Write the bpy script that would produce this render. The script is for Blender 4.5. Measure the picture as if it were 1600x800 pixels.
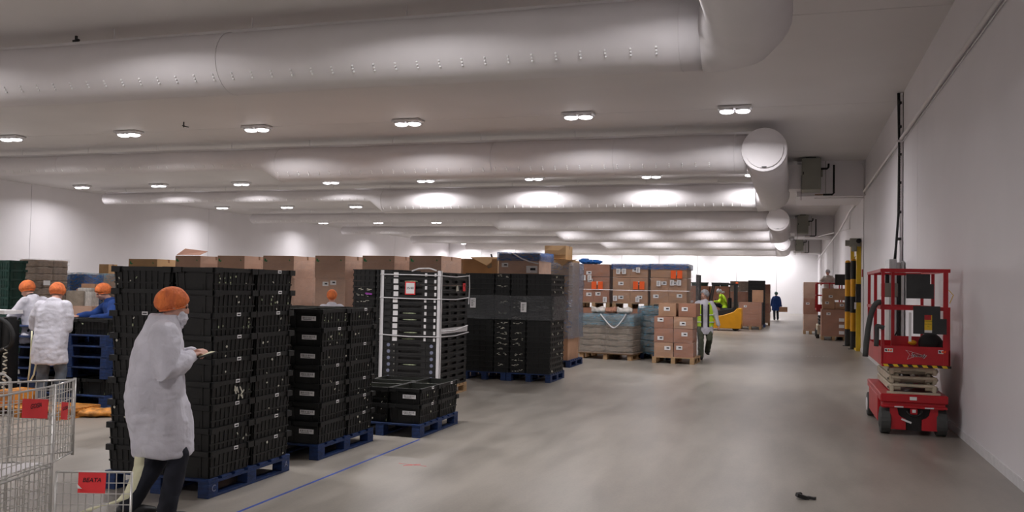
import bpy, bmesh, math, random
from mathutils import Vector, Matrix, noise, Euler
random.seed(7)
PI = math.pi
# ------------------------------------------------------------------ camera (solved from the photograph's vanishing points)
CAM_H = 1.72; FPX = 1400.0; VX, VY, HS = 1237.0, 456.5, 0.019
def _ray(x, y): return Vector(((x-800)/FPX, -(y-400)/FPX, -1.0))
_Y = _ray(VX, VY).normalized(); _A = _ray(VX-1500, VY-1500*HS).normalized()
_Z = _Y.cross(_A).normalized()
if _Z.y < 0: _Z = -_Z
_X = _Y.cross(_Z)
RW = Matrix((_X, _Y, _Z))                      # world = RW @ camera vector
CAMP = Vector((0, 0, CAM_H))
def wr(x, y): return RW @ _ray(x, y)
def at(x, y, z=0.0):                           # photo point -> point on the level z
    d = wr(x, y); return CAMP + d*((z-CAM_H)/d.z)
def atx(x, y, X0): d = wr(x, y); return CAMP + d*(X0/d.x)
def aty(x, y, Y0): d = wr(x, y); return CAMP + d*(Y0/d.y)

SC = bpy.context.scene
for o in list(bpy.data.objects): bpy.data.objects.remove(o)
COL = SC.collection
cd = bpy.data.cameras.new('camera'); cam = bpy.data.objects.new('camera', cd); COL.objects.link(cam)
cd.sensor_width = 36; cd.lens = 36*FPX/1600; cd.clip_start = 0.05; cd.clip_end = 300
cam.matrix_world = Matrix.Translation(CAMP) @ RW.to_4x4()
SC.camera = cam
# ------------------------------------------------------------------ world, exposure
w = bpy.data.worlds.new('world'); SC.world = w; w.use_nodes = True
w.node_tree.nodes['Background'].inputs[0].default_value = (0.8, 0.78, 0.8, 1)
w.node_tree.nodes['Background'].inputs[1].default_value = 0.02
SC.view_settings.view_transform = 'Standard'; SC.view_settings.look = 'None'
SC.view_settings.gamma = 1; SC.view_settings.exposure = -0.94; SC.view_settings.use_curve_mapping = False
LAMP_W = 198.0; LAMP_SPREAD = 2.74; LAMP_COL = (1.0, 0.965, 0.985)
LENS_E = 10.0
# ------------------------------------------------------------------ room
XR, XL, YB, YF, ZC = 1.97, -29.4, 75.0, -6.0, 5.5

# ------------------------------------------------------------------ materials
def mat(name, col, rough=0.5, metal=0.0, spec=0.5, var=0.0, scale=8.0, col2=None, bump=0.0, bscale=40.0, stretch=(1,1,1), emis=None, es=0.0, coord='Object', detail=4.0):
    m = bpy.data.materials.new(name); m.use_nodes = True; nt = m.node_tree; N = nt.nodes; L = nt.links
    b = N['Principled BSDF']
    b.inputs['Base Color'].default_value = (*col, 1); b.inputs['Roughness'].default_value = rough
    b.inputs['Metallic'].default_value = metal; b.inputs['Specular IOR Level'].default_value = spec
    if emis: b.inputs['Emission Color'].default_value = (*emis, 1); b.inputs['Emission Strength'].default_value = es
    if var > 0 or col2 or bump > 0:
        tc = N.new('ShaderNodeTexCoord'); mp = N.new('ShaderNodeMapping'); L.new(tc.outputs[coord], mp.inputs[0])
        mp.inputs['Scale'].default_value = stretch
    if var > 0 or col2:
        n = N.new('ShaderNodeTexNoise'); n.inputs['Scale'].default_value = scale; n.inputs['Detail'].default_value = detail
        L.new(mp.outputs[0], n.inputs['Vector'])
        r = N.new('ShaderNodeValToRGB'); L.new(n.outputs['Fac'], r.inputs[0])
        r.color_ramp.elements[0].position = 0.32; r.color_ramp.elements[1].position = 0.68
        c2 = col2 or tuple(max(0, c*(1+var)) for c in col); c1 = col if col2 else tuple(c*(1-var) for c in col)
        r.color_ramp.elements[0].color = (*c1, 1); r.color_ramp.elements[1].color = (*c2, 1)
        L.new(r.outputs[0], b.inputs['Base Color'])
    if bump > 0:
        n2 = N.new('ShaderNodeTexNoise'); n2.inputs['Scale'].default_value = bscale; n2.inputs['Detail'].default_value = 3
        L.new(mp.outputs[0], n2.inputs['Vector'])
        bp = N.new('ShaderNodeBump'); bp.inputs['Strength'].default_value = bump; bp.inputs['Distance'].default_value = 0.02
        L.new(n2.outputs['Fac'], bp.inputs['Height']); L.new(bp.outputs[0], b.inputs['Normal'])
    return m
def film_mat(name, col, alpha, rough=0.18, con=0.3):
    m = bpy.data.materials.new(name); m.use_nodes = True; nt = m.node_tree; N = nt.nodes; L = nt.links
    b = N['Principled BSDF']; b.inputs['Base Color'].default_value = (*col, 1); b.inputs['Roughness'].default_value = rough
    tc = N.new('ShaderNodeTexCoord'); mp = N.new('ShaderNodeMapping'); mp.inputs['Scale'].default_value = (1, 1, 3.0); mp.inputs['Rotation'].default_value = (0.2, 0.3, 0)
    L.new(tc.outputs['Object'], mp.inputs[0])
    n = N.new('ShaderNodeTexNoise'); n.inputs['Scale'].default_value = 5; n.inputs['Detail'].default_value = 5; n.inputs['Distortion'].default_value = 1.5
    L.new(mp.outputs[0], n.inputs['Vector'])
    bp = N.new('ShaderNodeBump'); bp.inputs['Strength'].default_value = 0.9; bp.inputs['Distance'].default_value = 0.05
    L.new(n.outputs['Fac'], bp.inputs['Height']); L.new(bp.outputs[0], b.inputs['Normal'])
    r = N.new('ShaderNodeValToRGB'); r.color_ramp.elements[0].position = 0.4; r.color_ramp.elements[1].position = 0.75
    r.color_ramp.elements[0].color = (alpha*(1-con),)*3+(1,); r.color_ramp.elements[1].color = (min(1, alpha*(1+con)),)*3+(1,)
    L.new(n.outputs['Fac'], r.inputs[0]); L.new(r.outputs[0], b.inputs['Alpha'])
    return m
M = {}
M['wall'] = mat('wall_panel_white', (0.80, 0.775, 0.80), 0.42, var=0.03, scale=0.6, bump=0.03, bscale=3)
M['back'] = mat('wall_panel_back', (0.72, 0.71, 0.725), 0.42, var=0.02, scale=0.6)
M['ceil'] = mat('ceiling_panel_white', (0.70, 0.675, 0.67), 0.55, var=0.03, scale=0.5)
M['floor'] = None
M['duct'] = mat('duct_fabric', (0.74, 0.715, 0.725), 0.95, var=0.02, scale=2, bump=0.14, bscale=4.5)
M['nozzle'] = mat('nozzle_white', (0.95, 0.95, 0.95), 0.5)
M['rail'] = mat('white_aluminium_rail', (0.75, 0.73, 0.73), 0.3, 0.3)
M['black'] = mat('black_plastic', (0.0055, 0.006, 0.0057), 0.55, var=0.25, scale=14, bump=0.1, bscale=60)
M['black2'] = mat('worn_black_plastic', (0.012, 0.012, 0.012), 0.5, var=0.3, scale=20)
M['dgrey'] = mat('dark_grey_panel', (0.035, 0.037, 0.038), 0.65, var=0.15, scale=6)
M['green'] = mat('dark_green_plastic', (0.006, 0.040, 0.030), 0.45, var=0.25, scale=8)
M['white'] = mat('white_plastic', (0.72, 0.71, 0.72), 0.45, var=0.06, scale=10)
M['paper'] = mat('white_paper', (0.80, 0.79, 0.79), 0.8)
M['ink'] = mat('black_ink', (0.015, 0.015, 0.02), 0.8)
M['redpaper'] = mat('red_paper', (0.80, 0.045, 0.05), 0.8, var=0.06, scale=9)
M['orangepaper'] = mat('orange_paper', (0.95, 0.14, 0.03), 0.8)
M['blue'] = mat('blue_painted_wood', (0.004, 0.024, 0.10), 0.6, var=0.5, scale=9, bump=0.3, bscale=30, stretch=(1, 1, 3))
M['wood'] = mat('raw_pallet_wood', (0.42, 0.27, 0.14), 0.75, var=0.25, scale=7, bump=0.2, bscale=30)
M['card'] = mat('brown_cardboard', (0.44, 0.255, 0.155), 0.8, var=0.10, scale=3, bump=0.08, bscale=9)
M['card2'] = mat('pinkish_cardboard', (0.50, 0.325, 0.24), 0.8, var=0.08, scale=2.5, bump=0.08, bscale=9)
M['card3'] = mat('dark_cardboard', (0.37, 0.18, 0.115), 0.8, var=0.10, scale=3, bump=0.08, bscale=9)
M['card4'] = mat('tan_cardboard', (0.47, 0.30, 0.15), 0.8, var=0.08, scale=3, bump=0.08, bscale=9)
M['tape'] = mat('brown_tape', (0.26, 0.14, 0.075), 0.35)
M['sack'] = mat('brown_paper_sack', (0.24, 0.18, 0.135), 0.8, var=0.2, scale=7, bump=0.5, bscale=12)
M['greysack'] = mat('grey_paper_sack', (0.30, 0.25, 0.195), 0.75, var=0.15, scale=5, bump=0.5, bscale=10)
M['whitesack'] = mat('white_bag', (0.55, 0.52, 0.48), 0.6, var=0.2, scale=6, bump=0.5, bscale=12)
M['film'] = film_mat('clear_film', (0.75, 0.76, 0.78), 0.085, 0.15, 0.9)
M['filmb'] = film_mat('blue_film', (0.17, 0.34, 0.44), 0.50, 0.16, 0.55)
M['film2'] = film_mat('greyish_film', (0.42, 0.38, 0.34), 0.42, 0.15, 0.4)
M['filmd'] = film_mat('deep_blue_film', (0.03, 0.13, 0.38), 0.72, 0.25, 0.25)
M['filmv'] = film_mat('grey_film', (0.11, 0.115, 0.12), 0.62, 0.3, 0.15)
M['steel'] = mat('zinc_wire', (0.60, 0.59, 0.56), 0.35, 0.6)
M['galv'] = mat('galvanised_conduit', (0.72, 0.70, 0.71), 0.4, 0.25)
M['gap'] = mat('panel_joint_grey', (0.20, 0.19, 0.19), 0.8)
M['filmc'] = film_mat('violet_blue_film', (0.19, 0.235, 0.32), 0.60, 0.22, 0.10)
M['alu'] = mat('brushed_steel', (0.42, 0.42, 0.42), 0.35, 0.7, var=0.1, scale=3, stretch=(6, 6, 0.5))
M['red'] = mat('red_lift_paint', (0.46, 0.010, 0.018), 0.42, var=0.12, scale=4)
M['cream'] = mat('cream_lift_paint', (0.55, 0.49, 0.37), 0.5, var=0.15, scale=5)
M['rubber'] = mat('black_rubber', (0.018, 0.018, 0.018), 0.8)
M['grubber'] = mat('grey_tyre', (0.06, 0.062, 0.06), 0.8)
M['yellow'] = mat('safety_yellow', (0.75, 0.50, 0.02), 0.45, var=0.08, scale=4)
M['amber'] = mat('amber_yellow', (0.85, 0.40, 0.01), 0.45, var=0.05, scale=4)
M['hazblack'] = mat('safety_black', (0.015, 0.015, 0.015), 0.5)
M['ftyellow'] = mat('truck_yellow', (0.75, 0.34, 0.01), 0.4, var=0.06, scale=4)
M['unit'] = mat('grey_green_box', (0.27, 0.27, 0.23), 0.5, var=0.04, scale=4)
M['coat'] = mat('white_coat_fabric', (0.62, 0.61, 0.67), 0.9, var=0.08, scale=9, bump=0.5, bscale=16)
M['coatblue'] = mat('blue_coat_fabric', (0.01, 0.045, 0.20), 0.9, var=0.25, scale=7, bump=0.3, bscale=14)
M['hiviz'] = mat('hi_vis_yellow', (0.55, 0.85, 0.03), 0.7, var=0.08, scale=9)
M['reflect'] = mat('silver_band', (0.75, 0.78, 0.78), 0.4)
M['net'] = mat('orange_hairnet', (0.95, 0.25, 0.06), 0.8, col2=(0.60, 0.14, 0.05), scale=9, bump=0.6, bscale=34, stretch=(1, 2.2, 1))
M['netgrey'] = mat('grey_hairnet', (0.42, 0.42, 0.44), 0.8, var=0.3, scale=16, bump=0.4, bscale=40)
M['netgreen'] = mat('green_hairnet', (0.06, 0.13, 0.12), 0.8, var=0.3, scale=16)
M['beard'] = mat('white_beard_net', (0.68, 0.68, 0.74), 0.9, var=0.2, scale=24, bump=0.8, bscale=40)
M['skin'] = mat('skin', (0.60, 0.33, 0.25), 0.55, var=0.07, scale=12)
M['hair'] = mat('dark_hair', (0.02, 0.014, 0.012), 0.7)
M['eye'] = mat('eye', (0.05, 0.04, 0.035), 0.2)
M['trouser'] = mat('navy_trousers', (0.012, 0.014, 0.024), 0.85, var=0.4, scale=7, bump=0.4, bscale=12)
M['jeans'] = mat('blue_grey_jeans', (0.13, 0.16, 0.20), 0.85, var=0.3, scale=9, bump=0.4, bscale=14)
M['olive'] = mat('olive_trousers', (0.085, 0.095, 0.065), 0.85, var=0.2, scale=9, bump=0.3, bscale=14)
M['greytrouser'] = mat('light_grey_trousers', (0.34, 0.32, 0.32), 0.85, var=0.15, scale=9, bump=0.3, bscale=14)
M['shoe'] = mat('black_shoe', (0.012, 0.012, 0.012), 0.5)
M['cream_strip'] = mat('cream_paper_strip', (0.62, 0.60, 0.40), 0.7, var=0.05)
M['orangeplastic'] = mat('orange_yellow_plastic', (0.50, 0.20, 0.03), 0.6, var=0.5, scale=12)
M['veg'] = mat('pale_produce', (0.42, 0.48, 0.30), 0.55, var=0.4, scale=25)
M['lblue'] = mat('bright_blue_bag', (0.01, 0.16, 0.60), 0.35, var=0.3, scale=9, bump=0.7, bscale=14)
M['lens'] = mat('lamp_lens', (0.9, 0.9, 0.9), 0.5, emis=(1.0, 0.96, 1.0), es=LENS_E)
M['glass'] = mat('door_window_glass', (0.12, 0.12, 0.13), 0.12, spec=0.8)
M['circle'] = mat('pale_blue_plug', (0.22, 0.24, 0.34), 0.5)
M['linepaint'] = mat('blue_line_paint', (0.02, 0.06, 0.30), 0.6, var=0.3, scale=9)
M['speck'] = mat('pale_scrap', (0.62, 0.60, 0.50), 0.7)
M['pink'] = mat('violet_scrap', (0.35, 0.06, 0.42), 0.6)
def floor_mat():
    m = bpy.data.materials.new('concrete_floor'); m.use_nodes = True; nt = m.node_tree; N = nt.nodes; L = nt.links
    b = N['Principled BSDF']; tc = N.new('ShaderNodeTexCoord')
    n1 = N.new('ShaderNodeTexNoise'); n1.inputs['Scale'].default_value = 0.35; n1.inputs['Detail'].default_value = 6; L.new(tc.outputs['Object'], n1.inputs['Vector'])
    mp = N.new('ShaderNodeMapping'); mp.inputs['Scale'].default_value = (2.2, 0.5, 1); L.new(tc.outputs['Object'], mp.inputs[0])
    n2 = N.new('ShaderNodeTexNoise'); n2.inputs['Scale'].default_value = 1.1; n2.inputs['Detail'].default_value = 8; n2.inputs['Roughness'].default_value = 0.65; L.new(mp.outputs[0], n2.inputs['Vector'])
    n3 = N.new('ShaderNodeTexNoise'); n3.inputs['Scale'].default_value = 45; n3.inputs['Detail'].default_value = 4; L.new(tc.outputs['Object'], n3.inputs['Vector'])
    a = N.new('ShaderNodeMath'); a.operation = 'MULTIPLY_ADD'; a.inputs[1].default_value = 0.5; L.new(n1.outputs['Fac'], a.inputs[0]); L.new(n2.outputs['Fac'], a.inputs[2])
    a2 = N.new('ShaderNodeMath'); a2.operation = 'MULTIPLY_ADD'; a2.inputs[1].default_value = 0.22; L.new(n3.outputs['Fac'], a2.inputs[0]); L.new(a.outputs[0], a2.inputs[2])
    r = N.new('ShaderNodeValToRGB'); L.new(a2.outputs[0], r.inputs[0])
    r.color_ramp.elements[0].position = 0.55; r.color_ramp.elements[0].color = (0.18, 0.162, 0.138, 1)
    r.color_ramp.elements[1].position = 1.05; r.color_ramp.elements[1].color = (0.335, 0.305, 0.265, 1)
    L.new(r.outputs[0], b.inputs['Base Color'])
    rr = N.new('ShaderNodeMapRange'); rr.inputs[3].default_value = 0.24; rr.inputs[4].default_value = 0.42; L.new(n2.outputs['Fac'], rr.inputs[0]); L.new(rr.outputs[0], b.inputs['Roughness'])
    bp = N.new('ShaderNodeBump'); bp.inputs['Strength'].default_value = 0.08; bp.inputs['Distance'].default_value = 0.01
    L.new(n3.outputs['Fac'], bp.inputs['Height']); L.new(bp.outputs[0], b.inputs['Normal'])
    return m
M['floor'] = floor_mat()

# ------------------------------------------------------------------ mesh helpers
class MB:
    def __init__(s): s.bm = bmesh.new()
    def box(s, x0, y0, z0, x1, y1, z1, rot=None, piv=None):
        vs = [s.bm.verts.new((x, y, z)) for z in (z0, z1) for (x, y) in ((x0, y0), (x1, y0), (x1, y1), (x0, y1))]
        for f in ((0, 3, 2, 1), (4, 5, 6, 7), (0, 1, 5, 4), (1, 2, 6, 5), (2, 3, 7, 6), (3, 0, 4, 7)): s.bm.faces.new([vs[i] for i in f])
        if rot is not None:
            c = Vector(piv) if piv else Vector(((x0+x1)/2, (y0+y1)/2, (z0+z1)/2))
            R = Euler(rot).to_matrix()
            for v in vs: v.co = R @ (v.co-c)+c
        return s
    def cbox(s, c, d, rot=None): return s.box(c[0]-d[0]/2, c[1]-d[1]/2, c[2]-d[2]/2, c[0]+d[0]/2, c[1]+d[1]/2, c[2]+d[2]/2, rot)
    def bar(s, p, q, w, h=None):                # square bar from p to q
        p, q = Vector(p), Vector(q); h = h or w; d = (q-p)
        t = d.normalized(); up = Vector((0, 0, 1)) if abs(t.z) < 0.95 else Vector((1, 0, 0))
        a = t.cross(up).normalized()*w/2; b = a.cross(t).normalized()*h/2
        vs = [s.bm.verts.new(c+u+v) for c in (p, q) for (u, v) in ((-a, -b), (a, -b), (a, b), (-a, b))]
        for f in ((0, 3, 2, 1), (4, 5, 6, 7), (0, 1, 5, 4), (1, 2, 6, 5), (2, 3, 7, 6), (3, 0, 4, 7)): s.bm.faces.new([vs[i] for i in f])
        return s
    def tube(s, pts, r, n=8, caps=True, closed=False):
        pts = [Vector(p) for p in pts]; rs = r if isinstance(r, (list, tuple)) else [r]*len(pts)
        rings = []; prev = None
        for i, p in enumerate(pts):
            if closed: t = (pts[(i+1) % len(pts)]-pts[i-1])
            else: t = (pts[min(i+1, len(pts)-1)]-pts[max(i-1, 0)])
            t.normalize()
            if prev is None:
                up = Vector((0, 0, 1)) if abs(t.z) < 0.9 else Vector((0, 1, 0))
                a = t.cross(up).normalized()
            else:
                a = (prev-t*prev.dot(t)).normalized()
            prev = a; b = t.cross(a)
            rings.append([s.bm.verts.new(p+(a*math.cos(k*2*PI/n)+b*math.sin(k*2*PI/n))*rs[i]) for k in range(n)])
        m = len(rings)
        for i in range(m if closed else m-1):
            A, B = rings[i], rings[(i+1) % m]
            for k in range(n): s.bm.faces.new((A[k], A[(k+1) % n], B[(k+1) % n], B[k]))
        if caps and not closed:
            s.bm.faces.new(rings[0][::-1]); s.bm.faces.new(rings[-1])
        return s
    def limb(s, pts, rs, n=12):                 # tapered, round-ended, closed
        pts = [Vector(p) for p in pts]; P = []; R = []
        t0 = (pts[0]-pts[1]).normalized(); t1 = (pts[-1]-pts[-2]).normalized()
        for a in (80, 55, 28): P.append(pts[0]+t0*rs[0]*math.sin(math.radians(a))); R.append(rs[0]*math.cos(math.radians(a)))
        for i in range(len(pts)):
            P.append(pts[i]); R.append(rs[i])
        for a in (28, 55, 80): P.append(pts[-1]+t1*rs[-1]*math.sin(math.radians(a))); R.append(rs[-1]*math.cos(math.radians(a)))
        return s.tube(P, R, n)
    def cyl(s, p, q, r, n=16): return s.tube([p, q], r, n)
    def rings(s, rl, n=24, caps=True):          # list of (cx, cy, cz, rx, ry) horizontal ellipses
        rr = []
        for (cx, cy, cz, rx, ry) in rl:
            rr.append([s.bm.verts.new((cx+rx*math.cos(k*2*PI/n), cy+ry*math.sin(k*2*PI/n), cz)) for k in range(n)])
        for i in range(len(rr)-1):
            A, B = rr[i], rr[i+1]
            for k in range(n): s.bm.faces.new((A[k], A[(k+1) % n], B[(k+1) % n], B[k]))
        if caps: s.bm.faces.new(rr[0][::-1]); s.bm.faces.new(rr[-1])
        return s
    def blob(s, c, r, rot=(0, 0, 0), sub=3):
        T = Matrix.Translation(c) @ Euler(rot).to_matrix().to_4x4() @ Matrix.Diagonal((*r, 1)) if not isinstance(r, (int, float)) else Matrix.Translation(c) @ Matrix.Scale(r, 4)
        bmesh.ops.create_icosphere(s.bm, subdivisions=sub, radius=1, matrix=T); return s
    def poly(s, pts, th=None, dirv=(0, 0, 1)):  # polygon, optional thickness along dirv
        vs = [s.bm.verts.new(p) for p in pts]; f = s.bm.faces.new(vs)
        if th:
            e = bmesh.ops.extrude_face_region(s.bm, geom=[f]); d = Vector(dirv)*th
            for g in e['geom']:
                if isinstance(g, bmesh.types.BMVert): g.co += d
        return s
    def mesh(s, name, material, smooth=False, bevel=0, mats=None):
        if bevel: bmesh.ops.bevel(s.bm, geom=s.bm.edges[:], offset=bevel, segments=1, affect='EDGES', clamp_overlap=True)
        bmesh.ops.recalc_face_normals(s.bm, faces=s.bm.faces[:])
        me = bpy.data.meshes.new(name); s.bm.to_mesh(me); s.bm.free()
        for mm in (mats or [material]): me.materials.append(M[mm] if isinstance(mm, str) else mm)
        if smooth:
            for p in me.polygons: p.use_smooth = True
        return me
    def build(s, name, material, parent=None, **k):
        return put(name, s.mesh(name, material, **k), parent)
def put(name, me, parent=None, loc=(0, 0, 0), rot=(0, 0, 0), scale=None):
    o = bpy.data.objects.new(name, me); COL.objects.link(o)
    if parent: o.parent = parent
    o.location = loc; o.rotation_euler = rot
    if scale: o.scale = scale
    return o
def empty(name, loc=(0, 0, 0), rz=0):
    o = bpy.data.objects.new(name, None); COL.objects.link(o); o.location = loc; o.rotation_euler = (0, 0, rz); o.empty_display_size = 0.1
    return o
def tag(o, label=None, cat=None, group=None, kind=None):
    if label and not 4 <= len(label.replace(',', ' ').split()) <= 16: print('LABELLEN', len(label.split()), label)
    if label: o['label'] = label
    if cat: o['category'] = cat
    if group: o['group'] = group
    if kind: o['kind'] = kind
    return o
def copy_tree(o, parent=None):
    c = o.copy(); COL.objects.link(c); c.parent = parent
    for ch in list(o.children): copy_tree(ch, c)
    return c
ORD = ['bottom', 'second', 'third', 'fourth', 'fifth', 'sixth', 'seventh', 'eighth', 'ninth', 'tenth', 'eleventh', 'twelfth', 'thirteenth', 'fourteenth', 'fifteenth', 'sixteenth', 'seventeenth', 'eighteenth', 'nineteenth', 'twentieth', 'twenty-first']
def lay(k, n):
    if k == n-1: return 'topmost'
    if k == 0: return 'lowest'
    return ORD[k]+' from the bottom'
def text_mesh(s, size, name='lettering', material='ink', ext=0.0004, shear=0.0):
    cu = bpy.data.curves.new('t', 'FONT'); cu.body = s; cu.size = size; cu.extrude = ext; cu.align_x = 'CENTER'; cu.align_y = 'CENTER'; cu.shear = shear
    cu.resolution_u = 3
    o = bpy.data.objects.new('t', cu); COL.objects.link(o)
    dg = bpy.context.evaluated_depsgraph_get(); me = bpy.data.meshes.new_from_object(o.evaluated_get(dg))
    bpy.data.objects.remove(o); me.name = name; me.materials.clear(); me.materials.append(M[material]); return me
def remesh(mb, vox, name, material, smooth_it=4, disp=None):
    """union of closed lumps -> one continuous surface"""
    me = bpy.data.meshes.new('tmp'); bmesh.ops.recalc_face_normals(mb.bm, faces=mb.bm.faces[:]); mb.bm.to_mesh(me); mb.bm.free()
    o = bpy.data.objects.new('tmp', me); COL.objects.link(o)
    r = o.modifiers.new('r', 'REMESH'); r.mode = 'VOXEL'; r.voxel_size = vox; r.use_smooth_shade = True
    if smooth_it:
        sm = o.modifiers.new('s', 'SMOOTH'); sm.factor = 0.5; sm.iterations = smooth_it
    dg = bpy.context.evaluated_depsgraph_get(); m2 = bpy.data.meshes.new_from_object(o.evaluated_get(dg))
    bpy.data.objects.remove(o); m2.name = name
    if disp:
        amp, fn = disp; nr = [v.normal.copy() for v in m2.vertices]
        for v, nn in zip(m2.vertices, nr): v.co += nn*amp*fn(v.co)
    m2.materials.clear(); m2.materials.append(M[material])
    for p in m2.polygons: p.use_smooth = True
    return m2
def bez(p0, p1, p2, p3, n=12):
    p0, p1, p2, p3 = map(Vector, (p0, p1, p2, p3)); out = []
    for i in range(n+1):
        t = i/n; out.append((1-t)**3*p0+3*(1-t)**2*t*p1+3*(1-t)*t*t*p2+t**3*p3)
    return out
# ================================================================== ROOM
floor = MB().box(XL, YF, -0.2, XR, YB, 0).build('floor', 'floor'); tag(floor, kind='structure')
# the blue painted line and small marks belong to the floor
MB().box(-3.935, -3, 0.0, -3.91, 9.3, 0.0015, rot=(0, 0, 0.004)).build('painted_line', 'linepaint', floor)
mk = MB(); p = at(645, 727)
mk.bar(p+Vector((-.07, -.06, .001)), p+Vector((.05, .07, .001)), .012, .001); mk.bar(p+Vector((-.16, .03, .001)), p+Vector((.14, .0, .001)), .006, .001)
mk.build('red_mark', 'redpaper', floor)
mk = MB(); p = at(1276, 557)
for k in range(6): mk.box(p.x-.25+k*.1, p.y-.03+.02*(k % 2), 0, p.x-.2+k*.1, p.y+.05, .0015)
mk.build('white_mark', 'paper', floor)
def panels(parent, a0, a1, step, gap, fn, name, material):
    n = max(1, round((a1-a0)/step)); st = (a1-a0)/n
    for i in range(n): MB().box(*fn(a0+i*st+(gap/2 if i else 0), a0+(i+1)*st-(gap/2 if i < n-1 else 0))).build(name, material, parent)
ceil = MB().box(XL-.3, YF-.3, ZC+.02, XR+.3, YB+.3, ZC+.2).build('ceiling', 'gap'); tag(ceil, kind='structure')
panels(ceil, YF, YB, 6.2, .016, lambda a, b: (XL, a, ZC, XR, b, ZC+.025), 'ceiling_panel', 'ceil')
wrt = MB().box(XR+.02, YF-.3, 0, XR+.3, YB+.3, ZC+.02).build('wall_right', 'gap'); tag(wrt, kind='structure')
panels(wrt, YF, 27.1, 11, .01, lambda a, b: (XR, a, 0, XR+.025, b, ZC), 'wall_panel', 'wall')
panels(wrt, 27.115, YB, 6, .01, lambda a, b: (XR, a, 0, XR+.025, b, ZC), 'wall_panel', 'wall')
wl = MB().box(XL-.3, YF-.3, 0, XL-.02, YB+.3, ZC+.02).build('wall_left', 'gap'); tag(wl, kind='structure')
panels(wl, YF, YB, 11.5, .018, lambda a, b: (XL-.025, a, 0, XL, b, ZC), 'wall_panel', 'wall')
wb = MB().box(XL, YB+.02, 0, XR, YB+.3, ZC+.02).build('wall_back', 'gap'); tag(wb, kind='structure')
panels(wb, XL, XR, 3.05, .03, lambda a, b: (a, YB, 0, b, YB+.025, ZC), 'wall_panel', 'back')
wf = MB().box(XL, YF-.3, 0, XR, YF, ZC).build('wall_front', 'wall'); tag(wf, kind='structure')
for o_, bx in ((wrt, (XR-.012, YF, 0, XR+.001, YB, .10)),):
    tag(MB().box(*bx).build('baseboard_right', 'white'), kind='structure')

# bulkheads (boxed plenums of the coolers) under the ceiling along the right wall
for k, (y0, z0) in enumerate(((27.1, 4.5), (46.6, 4.5), (66.0, 4.5))):
    b = MB().box(.12, y0, z0, XR, y0+3.0, ZC).build('trim_%d' % (k+1), 'wall'); tag(b, kind='structure')
    MB().box(.9, y0-.004, z0, .915, y0, ZC).build('panel_joint', 'unit', b)
    MB().box(.12, y0-.01, z0-.012, XR, y0+.02, z0+.008).build('edge_strip', 'galv', b)

# ------------------------------------------------------------------ fabric air ducts
def duct_ring(bm, c, r, ax, n=28, tilt=None):
    out = []
    for k in range(n):
        a = k*2*PI/n; u = math.cos(a)*r; v = math.sin(a)*r
        if tilt is not None: out.append(bm.verts.new(Vector(c)+Vector(tilt)*u+Vector((0, 0, v))))
        elif ax == 'x': out.append(bm.verts.new((c[0], c[1]+u, c[2]+v)))
        else: out.append(bm.verts.new((c[0]+u, c[1], c[2]+v)))
    return out
def skin(bm, rs, cap0=True, cap1=True):
    n = len(rs[0])
    for A, B in zip(rs, rs[1:]):
        for k in range(n): bm.faces.new((A[k], A[(k+1) % n], B[(k+1) % n], B[k]))
    if cap0: bm.faces.new(rs[0])
    if cap1: bm.faces.new(rs[-1][::-1])
TOP = 5.29
def duct(Y, xl, xstep, R, r, label, xr=-1.0, nozz=0.30, nfrom=None, end='trunk', ndots=3, rowlen=None):
    root = empty('air_duct', (0, 0, 0))
    tag(root, label, 'air duct', 'fabric air ducts under the ceiling')
    m = MB(); rs = []
    x = xl
    def sag(x): return 0.012*math.sin(x*1.9)+0.008*noise.noise(Vector((x, Y, 0)))
    xs = []
    if xl < xstep:
        rs.append(duct_ring(m.bm, (xl-.06, Y, TOP-r), r*.8, 'x')); rs.append(duct_ring(m.bm, (xl, Y, TOP-r), r, 'x'))
        nn = max(2, int((xstep-.6-xl)/.6))
        for i in range(1, nn+1):
            xx = xl+(xstep-.6-xl)*i/nn; rs.append(duct_ring(m.bm, (xx, Y, TOP-r+sag(xx)*.4), r, 'x'))
        rs.append(duct_ring(m.bm, (xstep, Y, TOP-R), R, 'x'))
    else: rs.append(duct_ring(m.bm, (xl, Y, TOP-R), R, 'x'))
    x0 = max(xl, xstep); nn = max(2, int((xr-x0)/.6))
    for i in range(1, nn+1):
        xx = x0+(xr-x0)*i/nn; rs.append(duct_ring(m.bm, (xx, Y, TOP-R+sag(xx)*.5), R, 'x'))
    skin(m.bm, rs); m.build('fabric_tube', 'duct', root, smooth=True)
    # hoops / seams
    for xx in ([xr-.25, x0+.02, (x0+xr)*.5, x0*.25+xr*.75]+([xl*.5+xstep*.5] if xl < xstep else [])):
        rr = R if xx >= x0 else r
        MB().tube([(xx, Y+math.cos(a)*(rr+.004), TOP-rr+math.sin(a)*(rr+.004)) for a in [k*2*PI/28 for k in range(28)]], .006, 5, closed=True).build('seam', 'duct', root, smooth=True)
    # hanging rail
    MB().box(xl, Y-.03, TOP-.01, xr+.3, Y+.03, TOP+.05).build('hanging_rail', 'rail', root)
    hm = MB(); xx = xl+1
    while xx < xr: hm.bar((xx, Y, TOP+.04), (xx, Y, ZC), .014); xx += 2.4
    hm.build('hangers', 'rail', root)['kind'] = 'stuff'
    nm = MB(); xx = nfrom if nfrom is not None else xl+.3
    while xx < xr-.5:
        rr = R if xx > xstep else r
        if xx > xstep or xx < xstep-.6:
            for k in range(ndots):
                a = math.radians(212+k*5.5)
                nm.blob((xx, Y+math.cos(a)*(rr+.002), TOP-rr+math.sin(a)*(rr+.004)), .017, sub=1)
        xx += nozz
    o = nm.build('nozzles', 'nozzle', root, smooth=True); o['kind'] = 'stuff'
    return root
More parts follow.
